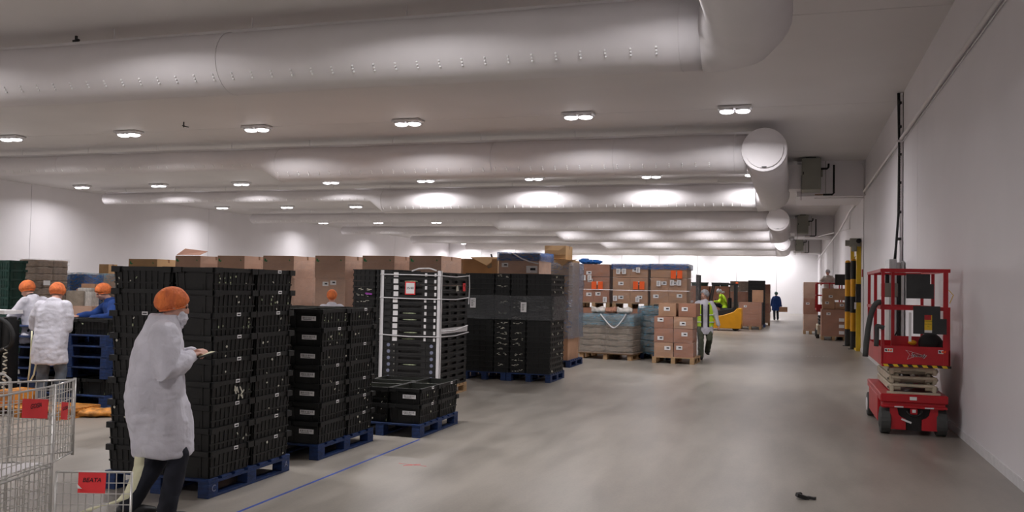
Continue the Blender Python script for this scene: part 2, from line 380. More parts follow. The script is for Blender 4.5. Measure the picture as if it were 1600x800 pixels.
def bend_tube(path, R, name, parent, caps=(True, True)):
    m = MB(); rs = []
    n = len(path)
    for i, p in enumerate(path):
        p = Vector(p)
        d0 = (Vector(path[i])-Vector(path[i-1])).normalized() if i else None
        d1 = (Vector(path[i+1])-Vector(path[i])).normalized() if i < n-1 else None
        d0 = d0 or d1; d1 = d1 or d0; t = (d0+d1).normalized(); side = Vector((-t.y, t.x, 0)); k = 1/max(.3, t.dot(d0))
        rs.append(duct_ring(m.bm, p, R, None, tilt=side*k))
    skin(m.bm, rs, *caps)
    return m.build(name, 'duct', parent, smooth=False)
def smooth_flat(o):
    me = o.data
    for p in me.polygons: p.use_smooth = len(p.vertices) == 4
    return o
RD = .45; XT = -.60
# duct 1: comes from behind the camera, turns left above the aisle
d1 = duct(11.0, -27.6, -27.6, .44, .44, 'large white fabric air duct nearest the camera, with a wide elbow at its right end', xr=-1.05, nozz=.31)
smooth_flat(bend_tube([(-1.05, 11.0, TOP-.44), (-.9, 11.0, TOP-.44), (XT+.0, 10.75, TOP-.46), (XT+.12, 10.3, TOP-.46), (XT+.12, 2.0, TOP-.46)], .47, 'elbow', d1))
d2 = duct(20.9, -27.6, -13.0, RD, .28, 'second white air duct from the camera, ending at a round capped trunk')
d3 = duct(30.6, -27.4, -14.6, RD, .225, 'third white air duct from the camera, brightly lit at its right end')
d4 = duct(41.0, -27.2, -13.4, RD, .235, 'fourth white air duct from the camera')
d5 = duct(50.6, -27.0, -12.6, RD, .24, 'fifth white air duct from the camera', ndots=2)
d6 = duct(60.4, -26.6, -12.0, RD, .25, 'sixth white air duct, second from the back wall', ndots=1)
d7 = duct(70.4, -26.0, -17.0, RD, .25, 'farthest white air duct, next to the back wall', ndots=1)
for k, (ya, yb) in enumerate(((20.9, 30.6), (41.0, 50.6), (60.4, 70.4))):
    nm = ['nearest', 'middle', 'farthest'][k]
    t = empty('duct_trunk', (0, 0, 0)); tag(t, '%s white trunk duct with a round end cap joining two air ducts' % nm, 'air duct', 'trunk ducts by the right wall')
    smooth_flat(bend_tube([(XT, ya-.55, TOP-RD), (XT, ya+1.5, TOP-RD), (XT+.04, yb-.9, TOP-RD-.01), (XT-.05, yb-.25, TOP-RD), (XT-.42, yb, TOP-RD), (XT-.5, yb, TOP-RD)], RD+.03, 'trunk_tube', t))
    MB().tube([(XT+math.cos(a)*(RD+.035), ya-.5, TOP-RD+math.sin(a)*(RD+.035)) for a in [q*2*PI/28 for q in range(28)]], .009, 5, closed=True).build('seam', 'duct', t, smooth=True)
    MB().cyl((XT, ya-.575, TOP-RD), (XT, ya-.55, TOP-RD), RD*.9, 28).build('end_cap', 'duct', t)
    MB().box(XT-.05, ya-.60, TOP-2*RD+.06, XT+.05, ya-.57, TOP-2*RD+.075).build('zip_tag', 'dgrey', t)
    yu = (27.1, 46.6, 66.0)[k]
    # cooler unit: grey-green box with stub, lagged pipes and drain
    u = empty('cooler_unit', (.0, yu, 0)); tag(u, ['grey-green cooler box with black pipes, nearest under the ceiling', 'grey-green cooler box halfway down the right side', 'grey-green cooler box farthest down the right side'][k], 'cooler', 'cooler boxes by the bulkheads')
    b = MB().box(.24, -.95, 4.58, .75, -.02, 5.46).build('cabinet', 'unit', u, bevel=.012)
    MB().box(.36, -.96, 5.46, .62, -.9, 5.485).build('top_clip', 'hazblack', u)
    MB().box(.27, -.965, 5.0, .30, -.945, 5.08).build('latch', 'hazblack', u)
    MB().box(-.1, -.8, 4.62, .24, -.05, 5.3).build('stub_duct', 'duct', u)
    MB().tube([(.12, -.7, 5.36), (.24, -.7, 5.36)], .03, 8).build('inlet', 'galv', u)
    MB().tube([(.75, -.6, 5.2), (.92, -.6, 5.2), (.955, -.6, 5.24), (.96, -.6, 5.34)], .028, 8).build('pipe', 'rubber', u, smooth=True)
    MB().tube([(.82, -.6, 4.47), (1.06, -.6, 4.47), (1.10, -.6, 4.51), (1.10, -.6, 5.3)], .028, 8).build('pipe', 'rubber', u, smooth=True)
    MB().tube([(.6, -.6, 4.47), (.82, -.6, 4.47)], .018, 8).build('copper_pipe', 'tape', u)
    MB().cyl((.78, -.5, 4.98), (.78, -.5, 5.2), .03).build('valve', 'unit', u)
    MB().tube([(.23, -.8, 4.3), (.23, -.8, 5.0)], .008, 5).build('drain_chain', 'hazblack', u)
    # conduit from ceiling along the wall
    g = empty('conduit_run', (0, 0, 0)); tag(g, '%s thin conduit with a hooked top against the right wall' % ['near', 'middle', 'far'][k], 'conduit', 'thin wall conduits')
    MB().tube([(1.86, yu-.06, 5.42), (1.9, yu-.05, 5.36), (1.925, yu-.04, 5.25), (1.93, yu-.04, .2)], .014, 6).build('vertical_pipe', 'galv', g, smooth=True)
    MB().tube([(.6, yu-.05, 4.43), (1.93, yu-.05, 4.43)], .014, 6).build('cross_pipe', 'galv', g, smooth=True)

# small black brackets on the ceiling
for (x, y, lb) in ((119, 66, 'small black star-shaped bracket by the near air duct, upper left'), (287, 197, 'small black hook hanging from the ceiling between two lights')):
    p = at(x, y, 5.40); m = MB()
    if x == 119: p = at(x, y, 5.40); m.blob((0, 0, 0), (.06, .05, .05), sub=1); m.bar((0, 0, 0), (0, 0, .1), .03); m.bar((-.06, 0, .02), (.06, 0, .03), .03); m.bar((-.03, 0, -.05), (.04, 0, .05), .03)
    else: m.bar((0, 0, -.03), (0, 0, 5.5-p.z), .022); m.bar((0, 0, -.0), (.14, .0, -.03), .022); m.bar((-.04, 0, .01), (.03, 0, .0), .02)
    o = m.build('ceiling_hook', 'hazblack'); o.location = p; tag(o, lb, 'hook')

# ------------------------------------------------------------------ ceiling lights
hb = MB().box(-.34, -.17, 0.0, .34, .17, .05).box(-.30, -.14, -.035, -.02, .14, 0).box(.02, -.14, -.035, .30, .14, 0).mesh('housing', 'white', bevel=.008)
lm = MB(); lm.blob((0, 0, 0), (.15, .15, .045), sub=2); lens = lm.mesh('lens', 'lens', smooth=True)
LX = [-27.4, -23.7, -19.95, -16.15, -12.4, -8.42, -4.42, -1.14]
rows = [(-1.5, 'behind the camera'), (8.7, 'in the row just above the camera'), (18.75, 'in the nearest visible row'), (29.25, 'in the second row'), (38.6, 'in the third row'), (48.8, 'in the fourth row'), (58.6, 'in the fifth row'), (68.0, 'in the sixth row'), (73.6, 'in the row by the back wall')]
XO = ['leftmost', 'second from left', 'third from left', 'fourth from left', 'fourth from right', 'third from right', 'second from right', 'rightmost']
li = bpy.data.lights.new('lamp', 'AREA'); li.shape = 'RECTANGLE'; li.size = .56; li.size_y = .26; li.energy = LAMP_W; li.spread = LAMP_SPREAD; li.color = LAMP_COL
lif = li.copy(); lif.energy = LAMP_W*1.7
for (ry, rn) in rows:
    for i, lx in enumerate(LX):
        f = put('ceiling_light', hb, None, (lx, ry, ZC-.06)); tag(f, 'white twin-lens ceiling light, %s %s' % (XO[i], rn), 'ceiling light', 'twin-lens ceiling lights')
        put('lens', lens, f, (-.16, 0, -.045)); put('lens', lens, f, (.16, 0, -.045))
        l = bpy.data.objects.new('lamp', lif if ry > 70 else li); COL.objects.link(l); l.parent = f; l.location = (0, 0, -.1)

# ------------------------------------------------------------------ right wall fittings
c = empty('wall_conduit', (0, 0, 0)); tag(c, 'long pale metal conduit running along the right wall near the ceiling', 'conduit')
MB().tube([(XR-.04, -3, 4.66), (XR-.04, 33.5, 4.60), (XR-.04, 41, 4.40), (XR-.04, 60, 4.35), (XR-.04, 74.8, 4.32)], .032, 8).build('pipe', 'rail', c, smooth=True)
MB().tube([(XR-.02, -3, 4.60), (XR-.02, 33.5, 4.54)], .008, 6).build('cable', 'white', c, smooth=True)
cl = MB().box(-.03, -.03, -.04, .0, .03, .04).mesh('clip', 'galv')
for k in range(16): put('clip', cl, c, (XR, 1.5+k*2.0, 4.64-k*.003))
c = empty('cable_tray', (0, 0, 0)); tag(c, 'vertical metal cable tray with black cables rising to the ceiling behind the lift', 'cable tray')
yt = 18.1
MB().box(XR-.05, yt-.05, 2.3, XR-.002, yt-.04, ZC-.01).box(XR-.05, yt+.05, 2.3, XR-.002, yt+.06, ZC-.01).box(XR-.012, yt-.05, 2.3, XR-.002, yt+.06, ZC-.01).build('tray', 'galv', c)
MB().tube([(XR-.16, yt-.05, 2.2), (XR-.12, yt-.04, 2.6), (XR-.08, yt-.03, 3.2), (XR-.07, yt-.03, 4.4), (XR-.09, yt-.03, 5.49)], .022, 8).tube([(XR-.13, yt, 2.2), (XR-.10, yt, 2.8), (XR-.06, yt, 3.4), (XR-.07, yt, 5.49)], .014, 8).build('cables', 'rubber', c, smooth=True)
rg = MB()
for k in range(60): rg.box(XR-.055, yt-.045, 2.4+k*.05, XR-.045, yt+.05, 2.412+k*.05)
rg.build('rungs', 'galv', c)['kind'] = 'stuff'
cb = MB().box(-.085, -.06, -.025, -.03, .06, .025).mesh('tie', 'hazblack')
for z in (2.75, 3.25, 3.8, 4.33, 4.85, 5.3): put('tie', cb, c, (XR, yt, z))
MB().box(XR-.12, yt-.09, 4.56, XR-.02, yt+.09, 4.60).build('bracket', 'galv', c)
c = empty('steel_enclosure', (0, 0, 0)); tag(c, 'tall brushed steel column with a dark slot, behind the red lift', 'enclosure')
MB().box(XR-.27, 17.7, 0, XR-.14, 18.4, 2.36).box(XR-.07, 17.66, 0, XR-.015, 18.4, 2.32).box(XR-.14, 17.75, 0, XR-.07, 18.4, 2.30).build('column_body', 'alu', c, bevel=.008)
MB().box(XR-.14, 17.72, .1, XR-.07, 17.752, 2.1).build('dark_slot', 'rubber', c)

# yellow framed door, bollards, sensor
d = empty('door_1', (0, 0, 0)); tag(d, kind='structure')
MB().box(XR-.03, 28.75, 0, XR+.0, 31.3, 3.2).build('door_leaf', 'wall', d)
MB().box(XR-.13, 28.6, 0, XR, 28.75, 3.25).build('door_post', 'yellow', d); MB().box(XR-.13, 31.3, 0, XR, 31.4, 3.25).build('door_post', 'yellow', d)
MB().box(XR-.13, 28.6, 3.25, XR, 31.4, 3.35).build('door_head', 'yellow', d); MB().box(XR-.13, 28.75, 0, XR-.03, 31.3, .05).build('threshold', 'yellow', d)
MB().box(XR-.05, 29.1, .35, XR-.03, 31.1, 2.9).build('window_pane', 'glass', d)
MB().box(XR-.14, 28.59, 1.45, XR-.0, 28.76, 2.0).build('black_band', 'hazblack', d)
MB().box(XR-.18, 28.55, 1.25, XR-.13, 28.65, 1.45).build('handle', 'galv', d)
c = empty('door_motor', (0, 0, 0)); tag(c, 'grey motor drive on top of the yellow door frame', 'motor')
MB().box(XR-.32, 28.5, 3.12, XR-.02, 28.9, 3.36).cyl((XR-.32, 28.6, 3.22), (XR-.45, 28.6, 3.22), .09).cyl((XR-.2, 28.55, 2.97), (XR-.2, 28.55, 3.15), .08).build('drive_body', 'unit', c, bevel=.004)
MB().cyl((XR-.08, 28.52, 3.28), (XR-.08, 28.4, 3.28), .07).build('drive_cap', 'rubber', c)
c = empty('wall_bracket', (0, 0, 0)); tag(c, 'thin L-shaped pipe bracket on the wall above the yellow door', 'bracket')
MB().tube([(XR-.05, 33.4, 3.95), (XR-.05, 33.4, 4.55)], .016, 6).tube([(XR-.05, 33.4, 3.97), (1.0, 38, 3.97)], .014, 6).build('pipe', 'galv', c)
o = MB().box(XR-.03, 27.8, 2.2, XR-.0, 28.05, 2.42).build('wall_sign', 'red', bevel=.003); tag(o, 'small red sign on the wall beside the yellow door', 'sign')
o = MB().box(XR-.42, 35.6, 2.02, XR-.02, 35.9, 2.42).build('wall_box', 'hazblack', bevel=.01); tag(o, 'black box mounted on the wall behind the striped posts', 'box')
for k, (x, y) in enumerate(((1.82, 29.6), (1.75, 31.3))):
    z = [0, .55, 1.12, 1.62, 2.16, 2.72]; H = 2.80
    b = empty('safety_post', (x, y, 0)); tag(b, 'tall black and yellow striped safety post, %s of the pair by the yellow door' % ['nearer', 'farther'][k], 'post', 'striped safety posts')
    for i in range(5): MB().cyl((0, 0, z[i]), (0, 0, z[i+1]), .085, 18).build('band', ['hazblack', 'amber'][i % 2], b, smooth=False)
    MB().rings([(0, 0, 2.72, .085, .085), (0, 0, 2.76, .08, .08), (0, 0, 2.79, .055, .055), (0, 0, 2.80, .02, .02)], 16).build('cap', 'amber', b, smooth=True)
    MB().box(-.14, -.14, 0, .14, .14, .012).build('foot_plate', 'hazblack', b)
o = MB().cbox((0, 0, .02), (.10, .05, .03), (0, .3, .3)).cbox((.07, .01, .015), (.07, .03, .02), (0, 0, -.4)).cbox((-.03, .03, .03), (.05, .02, .03), (.4, 0, .6)).build('scrap', 'hazblack'); o.location = at(1254, 780); tag(o, 'small dark scrap lying alone on the bare floor, lower right', 'scrap')
# ================================================================== PALLETS
PCACHE = {}
def pallet(x, y, w, d, material, label, group, rz=0, z=0, boards=7, h=.15):
    """x,y = front-left corner; w along X, d along Y; deck boards run along X"""
    root = empty('pallet', (x, y, z), rz); tag(root, label, 'pallet', group)
    key = (round(w, 2), round(d, 2), material, h)
    if key not in PCACHE:
        t = .02; bw = d/boards*.74
        PCACHE[key] = (MB().box(0, 0, 0, w, bw, t).mesh('board', material, bevel=.002), MB().box(0, 0, 0, .10, d, t).mesh('stringer', material, bevel=.002),
                       MB().box(0, 0, 0, .10, .13, h-3*t).mesh('block', material, bevel=.003), MB().box(0, 0, 0, w, .10, t).mesh('bottom_board', material, bevel=.002), bw)
    bd, st, bl, bt, bw = PCACHE[key]; t = .02
    for i in range(boards): put('board', bd, root, (0, (d-bw)*i/(boards-1), h-t), (0, 0, random.uniform(-.004, .004)))
    for i in range(3):
        px_ = (w-.10)*i/2
        put('stringer', st, root, (px_, 0, h-2*t)); put('bottom_board', st, root, (px_, 0, 0))
        for j in range(3): put('block', bl, root, (px_, (d-.13)*j/2, t))
    return root

# ================================================================== CRATES
def crate_mesh(L, Wd, H, material='black', ribs=9, name='crate_body'):
    """open stacking crate, long axis along Y, tapered ribbed wall; origin centre bottom"""
    m = MB(); a, b = Wd/2, L/2; t = .006; ti = .018
    m.box(-a+ti, -b+ti, 0, a-ti, b-ti, .008)
    m.box(-a+.011, -b+ti+.004, 0, -a+.014, b-ti-.004, H-.03); m.box(a-.014, -b+ti+.004, 0, a-.011, b-ti-.004, H-.03)
    m.box(-a+ti, -b+.011, 0, a-ti, -b+.014, H-.05); m.box(-a+ti, b-.014, 0, a-ti, b-.011, H-.05)
    # lower solid wall + slotted upper band made of posts
    def wall(x0, y0, x1, y1, z0, z1): m.box(min(x0, x1), min(y0, y1), z0, max(x0, x1), max(y0, y1), z1)
    zi, zs, zr = H*.42, H*.72, H-.035
    for sx in (-1, 1):
        wall(sx*(a-ti), -b+ti, sx*(a-ti-t), b-ti, 0, zi); wall(sx*(a-ti), -b+ti, sx*(a-ti-t), b-ti, zs, H)
        n = ribs
        for i in range(n+1):
            y = -b+ti+(2*b-2*ti-.02)*i/n
            m.box(min(sx*(a-ti-t), sx*(a-.004)), y, .012, max(sx*(a-ti-t), sx*(a-.004)), y+.012, H-.01)
        wall(sx*(a-ti), -b+.01, sx*(a-.002), b-.01, zi-.012, zi)
        wall(sx*(a-ti), -b, sx*a, b, zr, H)
    n2 = max(4, int(ribs*.6))
    for sy in (-1, 1):
        wall(-a+ti, sy*(b-ti), a-ti, sy*(b-ti-t), 0, zi); wall(-a+ti, sy*(b-ti), a-ti, sy*(b-ti-t), zs, H)
        for i in range(n2+1):
            x = -a+ti+(2*a-2*ti-.014)*i/n2
            if 0 < i < n2 and abs(x) < a*.35: continue
            m.box(x, min(sy*(b-ti-t), sy*(b-.004)), .012, x+.014, max(sy*(b-ti-t), sy*(b-.004)), H-.01)
        wall(-a*.4, sy*(b-ti-t), a*.4, sy*(b-.008), 0, zi*.9)
        wall(-a, sy*(b-ti), a, sy*b, zr, H)
    # corner clips
    for sx in (-1, 1):
        for sy in (-1, 1):
            m.cbox((sx*(a-.006), sy*(b-.045), H-.022), (.044, .085, .048)); m.cbox((sx*(a-.05), sy*(b-.004), H-.02), (.075, .03, .042))
    for v in m.bm.verts:
        if v.co.z < H-.05: f = 1-.055*(1-v.co.z/(H-.05)); v.co.x *= 1-(1-f)*1.2; v.co.y *= f
        v.co.x *= .985; v.co.y *= .985
    return m.mesh(name, material)
CR = crate_mesh(.6, .4, .215)
SLAB = MB().box(-.08, -.001, -.022, .08, .0, .022).mesh('end_label', 'paper')        # on the short end
SLABT = {}
barc = MB()
for k in range(14): barc.box(-.065+k*.0095, -.0016, -.004, -.065+k*.0095+random.choice((.003, .005, .002)), -.0008, .015)
barc.box(-.06, -.0016, -.014, .03, -.0008, -.010)
BARC = barc.mesh('barcode', 'ink')
RLAB = MB().box(-.001, -.028, -.014, .0015, .028, .014).mesh('rim_label', 'paper')   # on the long side
RBAR = MB().box(.0014, -.02, -.006, .0022, .02, .004).mesh('barcode', 'ink')
def contents_mesh(seed):
    r = random.Random(seed); m = MB(); m.box(-.17, -.27, .01, .17, .27, .12)
    for k in range(26):
        m.blob((r.uniform(-.155, .155), r.uniform(-.255, .255), r.uniform(.11, .16)), (r.uniform(.012, .03), r.uniform(.02, .06), r.uniform(.012, .022)), (0, 0, r.uniform(0, 3)), sub=1)
    return m.mesh('contents', 'veg', smooth=False)
CONT = [contents_mesh(i) for i in range(3)]
def crate(loc, rz, label, group, end=0, rim=0, cont=None, slot_glints=0, seed=0):
    o = put('stacking_crate', CR, None, loc, (0, 0, rz+random.uniform(-.008, .008))); tag(o, label, 'crate', group)
    if end:
        for s in ((1, -1) if end == 2 else (1,)):
            e = put('end_label', SLAB, o, (.06, -.3*s-.0005 if s == 1 else .301, .125), (0, 0, 0 if s == 1 else PI)); put('barcode', BARC, e)
    if rim:
        e = put('rim_label', RLAB, o, (.2005*rim, .05, .200), (0, 0, 0 if rim > 0 else PI)); put('barcode', RBAR, e)
    if cont is not None: q = put('contents', CONT[cont], o); q['kind'] = 'stuff'
    if cont is not None and rim is not None and loc[2] > .4 and random.random() < .8:
        m = MB()
        for k in range(7):
            for zz in (.10, .14): 
                if random.random() < .42: m.cbox((.186, -.21+k*.07+random.uniform(-.008, .008), zz+random.uniform(-.01, .01)), (.006, .010, random.uniform(.012, .024)))
        if len(m.bm.verts): m.build('visible_contents', 'veg', o)
        else: m.bm.free()
    if slot_glints:
        r = random.Random(seed); m = MB()
        for k in range(slot_glints):
            y = r.uniform(-.24, .24); zz = r.uniform(.03, .17); m.cbox((.197, y, zz), (.004, r.uniform(.006, .022), r.uniform(.006, .02)), (r.uniform(-1, 1), 0, 0))
        m.build('torn_label_slot_glint', 'speck', o)  # pale specks stand in for light showing through the crate's closed slots
    return o
def crate_pallet(x, y, n, who, group, pg, rim_side=True, ends=True, pitch=.183, top_cont=True, scr=3, rz=0):
    """1.0 (X) x 1.2 (Y) pallet with five crates per layer"""
    pal = pallet(x, y, 1.0, 1.2, 'blue', 'blue wooden pallet under the %s' % who, pg)
    spots = [((.8, .3), 0, 'front right corner'), ((.8, .9), 0, 'rear right corner'), ((.3, .2), -PI/2, 'front left'), ((.3, .6), -PI/2, 'middle left'), ((.3, 1.0), -PI/2, 'rear left')]
    for k in range(n):
        jx, jy = random.uniform(-.008, .008), random.uniform(-.008, .008)
        for i, ((cx, cy), r, nm) in enumerate(spots):
            sd = k*10+i+int(x*7)
            front_long = i == 2
            crate((x+cx+jx, y+cy+jy, .15+k*pitch), r, 'black crate, %s of %s, %s' % (nm, who, lay(k, n)), group,
                  end=1 if (ends and i == 0) else 0, rim=(1 if (i in (0, 1) or front_long) and rim_side and random.random() < .72 else 0),
                  cont=(sd % 3) if (k == n-1 or random.random() < .25) else None, slot_glints=random.randint(0, scr), seed=sd)
crate_pallet(-5.38, 6.10, 9, 'tallest near stack', 'crates of the tallest near stack', 'blue pallets of the near row', ends=False)
crate_pallet(-5.37, 7.80, 7, 'second near stack', 'crates of the second near stack', 'blue pallets of the near row')
crate_pallet(-4.97, 9.36, 2, 'low two-layer stack', 'crates of the low stack', 'blue pallets of the near row')
for (px_, y0, z0) in ((365, 613, 1), ):
    m = MB(); p = atx(374, 613, -4.375)
    for k in range(9): m.cbox((-4.372, p.y+random.uniform(-.07, .07), p.z+random.uniform(-.04, .04)), (.003, .012, random.uniform(.03, .06)), (random.uniform(-1, 1), 0, 0))
    o = m.build('scribbled_label', 'speck'); tag(o, 'white torn scribbled sticker on the right face of the tallest crate stack', 'sticker')
# CHEP-style block marks: pale letter on the corner blocks
for (bx, by, s) in ((-4.379, 6.17, 'C'), (-4.379, 7.24, 'A')):
    o = put('block_mark', text_mesh(s, .075, 'block_mark', 'circle'), None, (bx, by, .07), (PI/2, 0, PI/2)); tag(o, 'pale stencilled mark on the %s block of the nearest blue pallet' % ('front' if s == 'C' else 'rear'), 'mark')

# ---- strapped tray stack
def tray_mesh(w, d, h, material='black2'):
    m = MB(); t = .012
    m.box(-w/2, -d/2, 0, w/2, d/2, .012); m.box(-w/2+.035, -d/2+.035, .012, w/2-.035, d/2-.035, h*.9)
    for sy in (-1, 1):
        y0, y1 = (-d/2, -d/2+t) if sy < 0 else (d/2-t, d/2)
        m.box(-w/2, y0, 0, w/2, y1, h*.38); m.box(-w/2, y0, h*.72, w/2, y1, h)
        for (a, b) in ((-.5, -.20), (.19, .5)): m.box(w*a, y0, h*.38, w*b, y1, h*.72)
        for xx in (-.27*w, .25*w, -.46*w, .44*w): m.box(xx, y0-.006 if sy < 0 else y0, .004, xx+.02, y1+(.006 if sy > 0 else 0), h-.004)
        m.box(-w/2-.0, y0-.008 if sy < 0 else y0, h-.014, w/2, y1+(.008 if sy > 0 else 0), h)
    for sx in (-1, 1):
        x0, x1 = (-w/2, -w/2+t) if sx < 0 else (w/2-t, w/2)
        m.box(x0, -d/2, 0, x1, d/2, h*.35); m.box(x0, -d/2, h*.75, x1, d/2, h)
        for k in range(4): yy = -d/2+(d-.10)*k/3; m.box(x0, yy, h*.35, x1, yy+.10, h*.75)
        m.box(x0-.006 if sx < 0 else x0, -d/2, h-.014, x1+(.006 if sx > 0 else 0), d/2, h)
    return m.mesh('tray_body', material)
TX, TY, TW, TD, TH = -5.585, 13.3, .96, 1.2, .0985
pallet(TX-.5, TY-.6, 1.0, 1.2, 'wood', 'raw wood pallet under the strapped stack of black trays', None)
TRAY = tray_mesh(TW, TD, TH-.003)
LP = MB().box(-.04, -.001, -.036, .04, 0, .036).mesh('label', 'paper'); LPs = MB().box(-.018, -.001, -.026, .018, 0, .026).mesh('label', 'paper')
PLUG = MB().cyl((0, 0, 0), (0, -.008, 0), .027, 14).mesh('plug', 'circle'); PLs = MB().cyl((0, 0, 0), (0, -.004, 0), .011, 8).mesh('plug', 'speck')
VEG = MB().blob((0, 0, 0), (.12, .015, .010), sub=2).mesh('contents', 'veg')
PLATE = MB().box(-.05, -.012, -.03, .05, 0, .028).mesh('recess_plate', 'rubber')
for k in range(18):
    z = .15+k*TH
    o = put('bread_tray', TRAY, None, (TX+random.uniform(-.005, .005), TY, z)); tag(o, 'wide black tray of the white-strapped stack, %s' % lay(k, 18), 'tray', 'trays of the strapped stack')
    yf = -TD/2-.001
    if k >= 7:
        put('label', LP, o, (-.255, yf-.006, .05)); put('label', LPs, o, (.245, yf-.006, .052)); put('label', LPs, o, (.40, yf-.008, .05))
        put('recess_plate', PLATE, o, (-.38, yf, .048)); put('recess_plate', PLATE, o, (.335, yf, .048))
    else:
        put('plug', PLUG, o, (-.355, yf, .05)); put('plug', PLUG, o, (.36, yf, .05)); put('plug', PLs, o, (-.26, yf, .055)); put('plug', PLs, o, (.25, yf, .05))
    if k in (17, 16, 11, 10, 8, 7, 3): put('contents', VEG, o, (random.uniform(-.05, .03), -TD/2+.018, .05))
# light grey band near the middle right
o = MB().tube([(TX+TW/2+.012, TY-.6, 1.02), (TX+TW/2+.012, TY, 1.01), (TX+TW/2+.012, TY+.6, 1.07)], .012, 4).box(TX+TW/2+.004, TY-.6, .98, TX+TW/2+.012, TY+.6, 1.06).build('tray_lid', 'white'); tag(o, 'pale grey lid edge sticking out on the right side of the strapped tray stack', 'lid')
# straps and corner posts (bent a little)
sp = empty('stack_strapping', (TX, TY, 0)); tag(sp, 'white corner boards and straps round the tall tray stack', 'strapping')
ztop = .15+18*TH
for (cx, w) in ((-TW/2, .055), (TW/2, .06)):
    MB().box(cx-w/2 if cx < 0 else cx-w*.6, -TD/2-.022, .16, cx+w/2 if cx < 0 else cx+w*.4, -TD/2-.012, ztop+.02).box((cx-.022 if cx < 0 else cx+.014), -TD/2-.022, .16, (cx-.014 if cx < 0 else cx+.022), -TD/2+.03, ztop+.02).build('corner_board', 'white', sp)
for z, s in ((ztop-.045, .0), (1.52, -.01), (.95, -.02)):
    c = TW/2+.024; e = TD/2+.028
    MB().tube([(-c, -e, z), (0, -e-.003, z+s), (c, -e, z-.01), (c+.004, 0, z-.02), (c, e, z+.01), (-c, e, z)], .009, 6, closed=True).build('strap', 'white', sp)
MB().tube([(TW/2+.026, TD/2, ztop-.02), (TW/2+.03, TD/2+.02, 1.7), (TW/2+.03, TD/2-.01, 1.42)], .009, 6).build('strap_end', 'white', sp)
MB().tube([(.0, -TD/2+.02, ztop+.01), (.12, -TD/2+.0, ztop+.05), (.3, -TD/2+.0, ztop+.055), (.42, -TD/2-.01, ztop+.02)], .012, 6).build('strap_loop', 'white', sp)
sg = MB().box(-.085, -.004, -.10, .085, 0, .10).build('notice', 'redpaper'); sg.location = (TX-.01, TY-TD/2-.012, 1.67); tag(sg, 'white notice with red border and number 35/40 on the strapped tray stack', 'notice')
MB().box(-.07, -.006, -.082, .07, -.003, .082).build('white_field', 'paper', sg)
put('lettering', text_mesh('35/40', .055), sg, (0, -.007, 0), (PI/2, 0, 0))
sg = MB().box(0, -.055, -.065, .003, .055, .065).build('notice', 'redpaper'); sg.location = (TX+TW/2+.016, TY+.40, 1.70); tag(sg, 'small red note on the right side of the strapped tray stack', 'notice')
put('lettering', text_mesh('RED', .03), sg, (.004, 0, .02), (PI/2, 0, PI/2))
sg = MB().poly([(0, -.05, -.05), (0, .06, -.04), (0, .02, .05), (0, -.04, .03)], .003, (1, 0, 0)).build('torn_notice', 'speck'); sg.location = (TX+TW/2+.012, TY+.1, 1.68); tag(sg, 'torn pale scrap of paper beside the red note on the tray stack', 'notice')

# ---- tall dark stacks of thin trays
def thin_tray(w, d, h):
    m = MB(); m.box(-w/2, -d/2, 0, w/2, d/2, h*.25); m.box(-w/2+.008, -d/2+.008, h*.2, w/2-.008, d/2-.008, h*.86)
    m.box(-w/2-.004, -d/2-.004, h*.80, w/2+.004, d/2+.004, h-.002)
    for k in range(5): x = -w/2+w*(k+.5)/5; m.box(x-.012, -d/2-.003, h*.1, x+.012, d/2+.003, h*.9)
    for k in range(8): y = -d/2+d*(k+.5)/8; m.box(-w/2-.003, y-.012, h*.1, w/2+.003, y+.012, h*.9)
    return m.mesh('tray_body', 'black')
def scrap_mesh(seed, w):
    r = random.Random(seed); m = MB()
    for k in range(7): m.cbox((r.uniform(-w*.30, w*.30), -.003, r.uniform(-.02, .02)), (r.uniform(.01, .05), .004, r.uniform(.004, .012)), (0, r.uniform(-.2, .2), 0))
    return m.mesh('torn_label_slot_glint', 'speck')
def tray_wall(x0, y0, cols, n, d, h, who, group, label_cols, z0=.15, side=True):
    x = x0
    for ci, w in enumerate(cols):
        me = thin_tray(w-.02, d, h)
        for k in range(n):
            o = put('thin_tray', me, None, (x+w/2, y0+d/2+random.uniform(-.006, .006), z0+k*h)); tag(o, 'flat black tray in %s, column %s, %s' % (who, ['one', 'two', 'three', 'four', 'five'][ci], lay(k, n)), 'tray', group)
            if ci in label_cols and random.random() < .62: put('torn_label_slot_glint', scrap_mesh(k*7+ci, w), o, (0, -d/2-.003, h*.5))
            if side and ci == len(cols)-1:
                for j in range(2):
                    if random.random() < .6: put('torn_label_slot_glint', scrap_mesh(k*5+j, w*.35), o, (w/2-.005, random.uniform(-.4, .4)*d, h*.5), (0, 0, PI/2))
        x += w
tray_wall(-5.82, 15.72, [.58, .31, .31, .47], 19, 1.0, .0955, 'film-banded tray wall', 'trays of the film-banded wall', (1, 2))
for k, px0 in enumerate((-5.83, -4.98)): pallet(px0, 15.70, .84, 1.04, 'blue', 'dark blue pallet under the film-banded tray wall, %s' % ['left one', 'right one'][k], 'pallets of the tray wall')
tray_wall(-6.95, 13.4, [.42, .42], 19, .9, .0955, 'dark stack left of strapped trays', 'trays of the left dark stack', (0, 1), side=False)
pallet(-6.95, 13.38, .84, .92, 'blue', 'blue pallet under the dark stack left of the strapped trays', None)
o = MB().cbox((0, 0, 0), (.12, .006, .028), (0, .1, 0)).build('sticker', 'pink'); o.location = aty(576, 459, 13.38); tag(o, 'violet sticker on the dark stack left of the strapped trays', 'sticker')
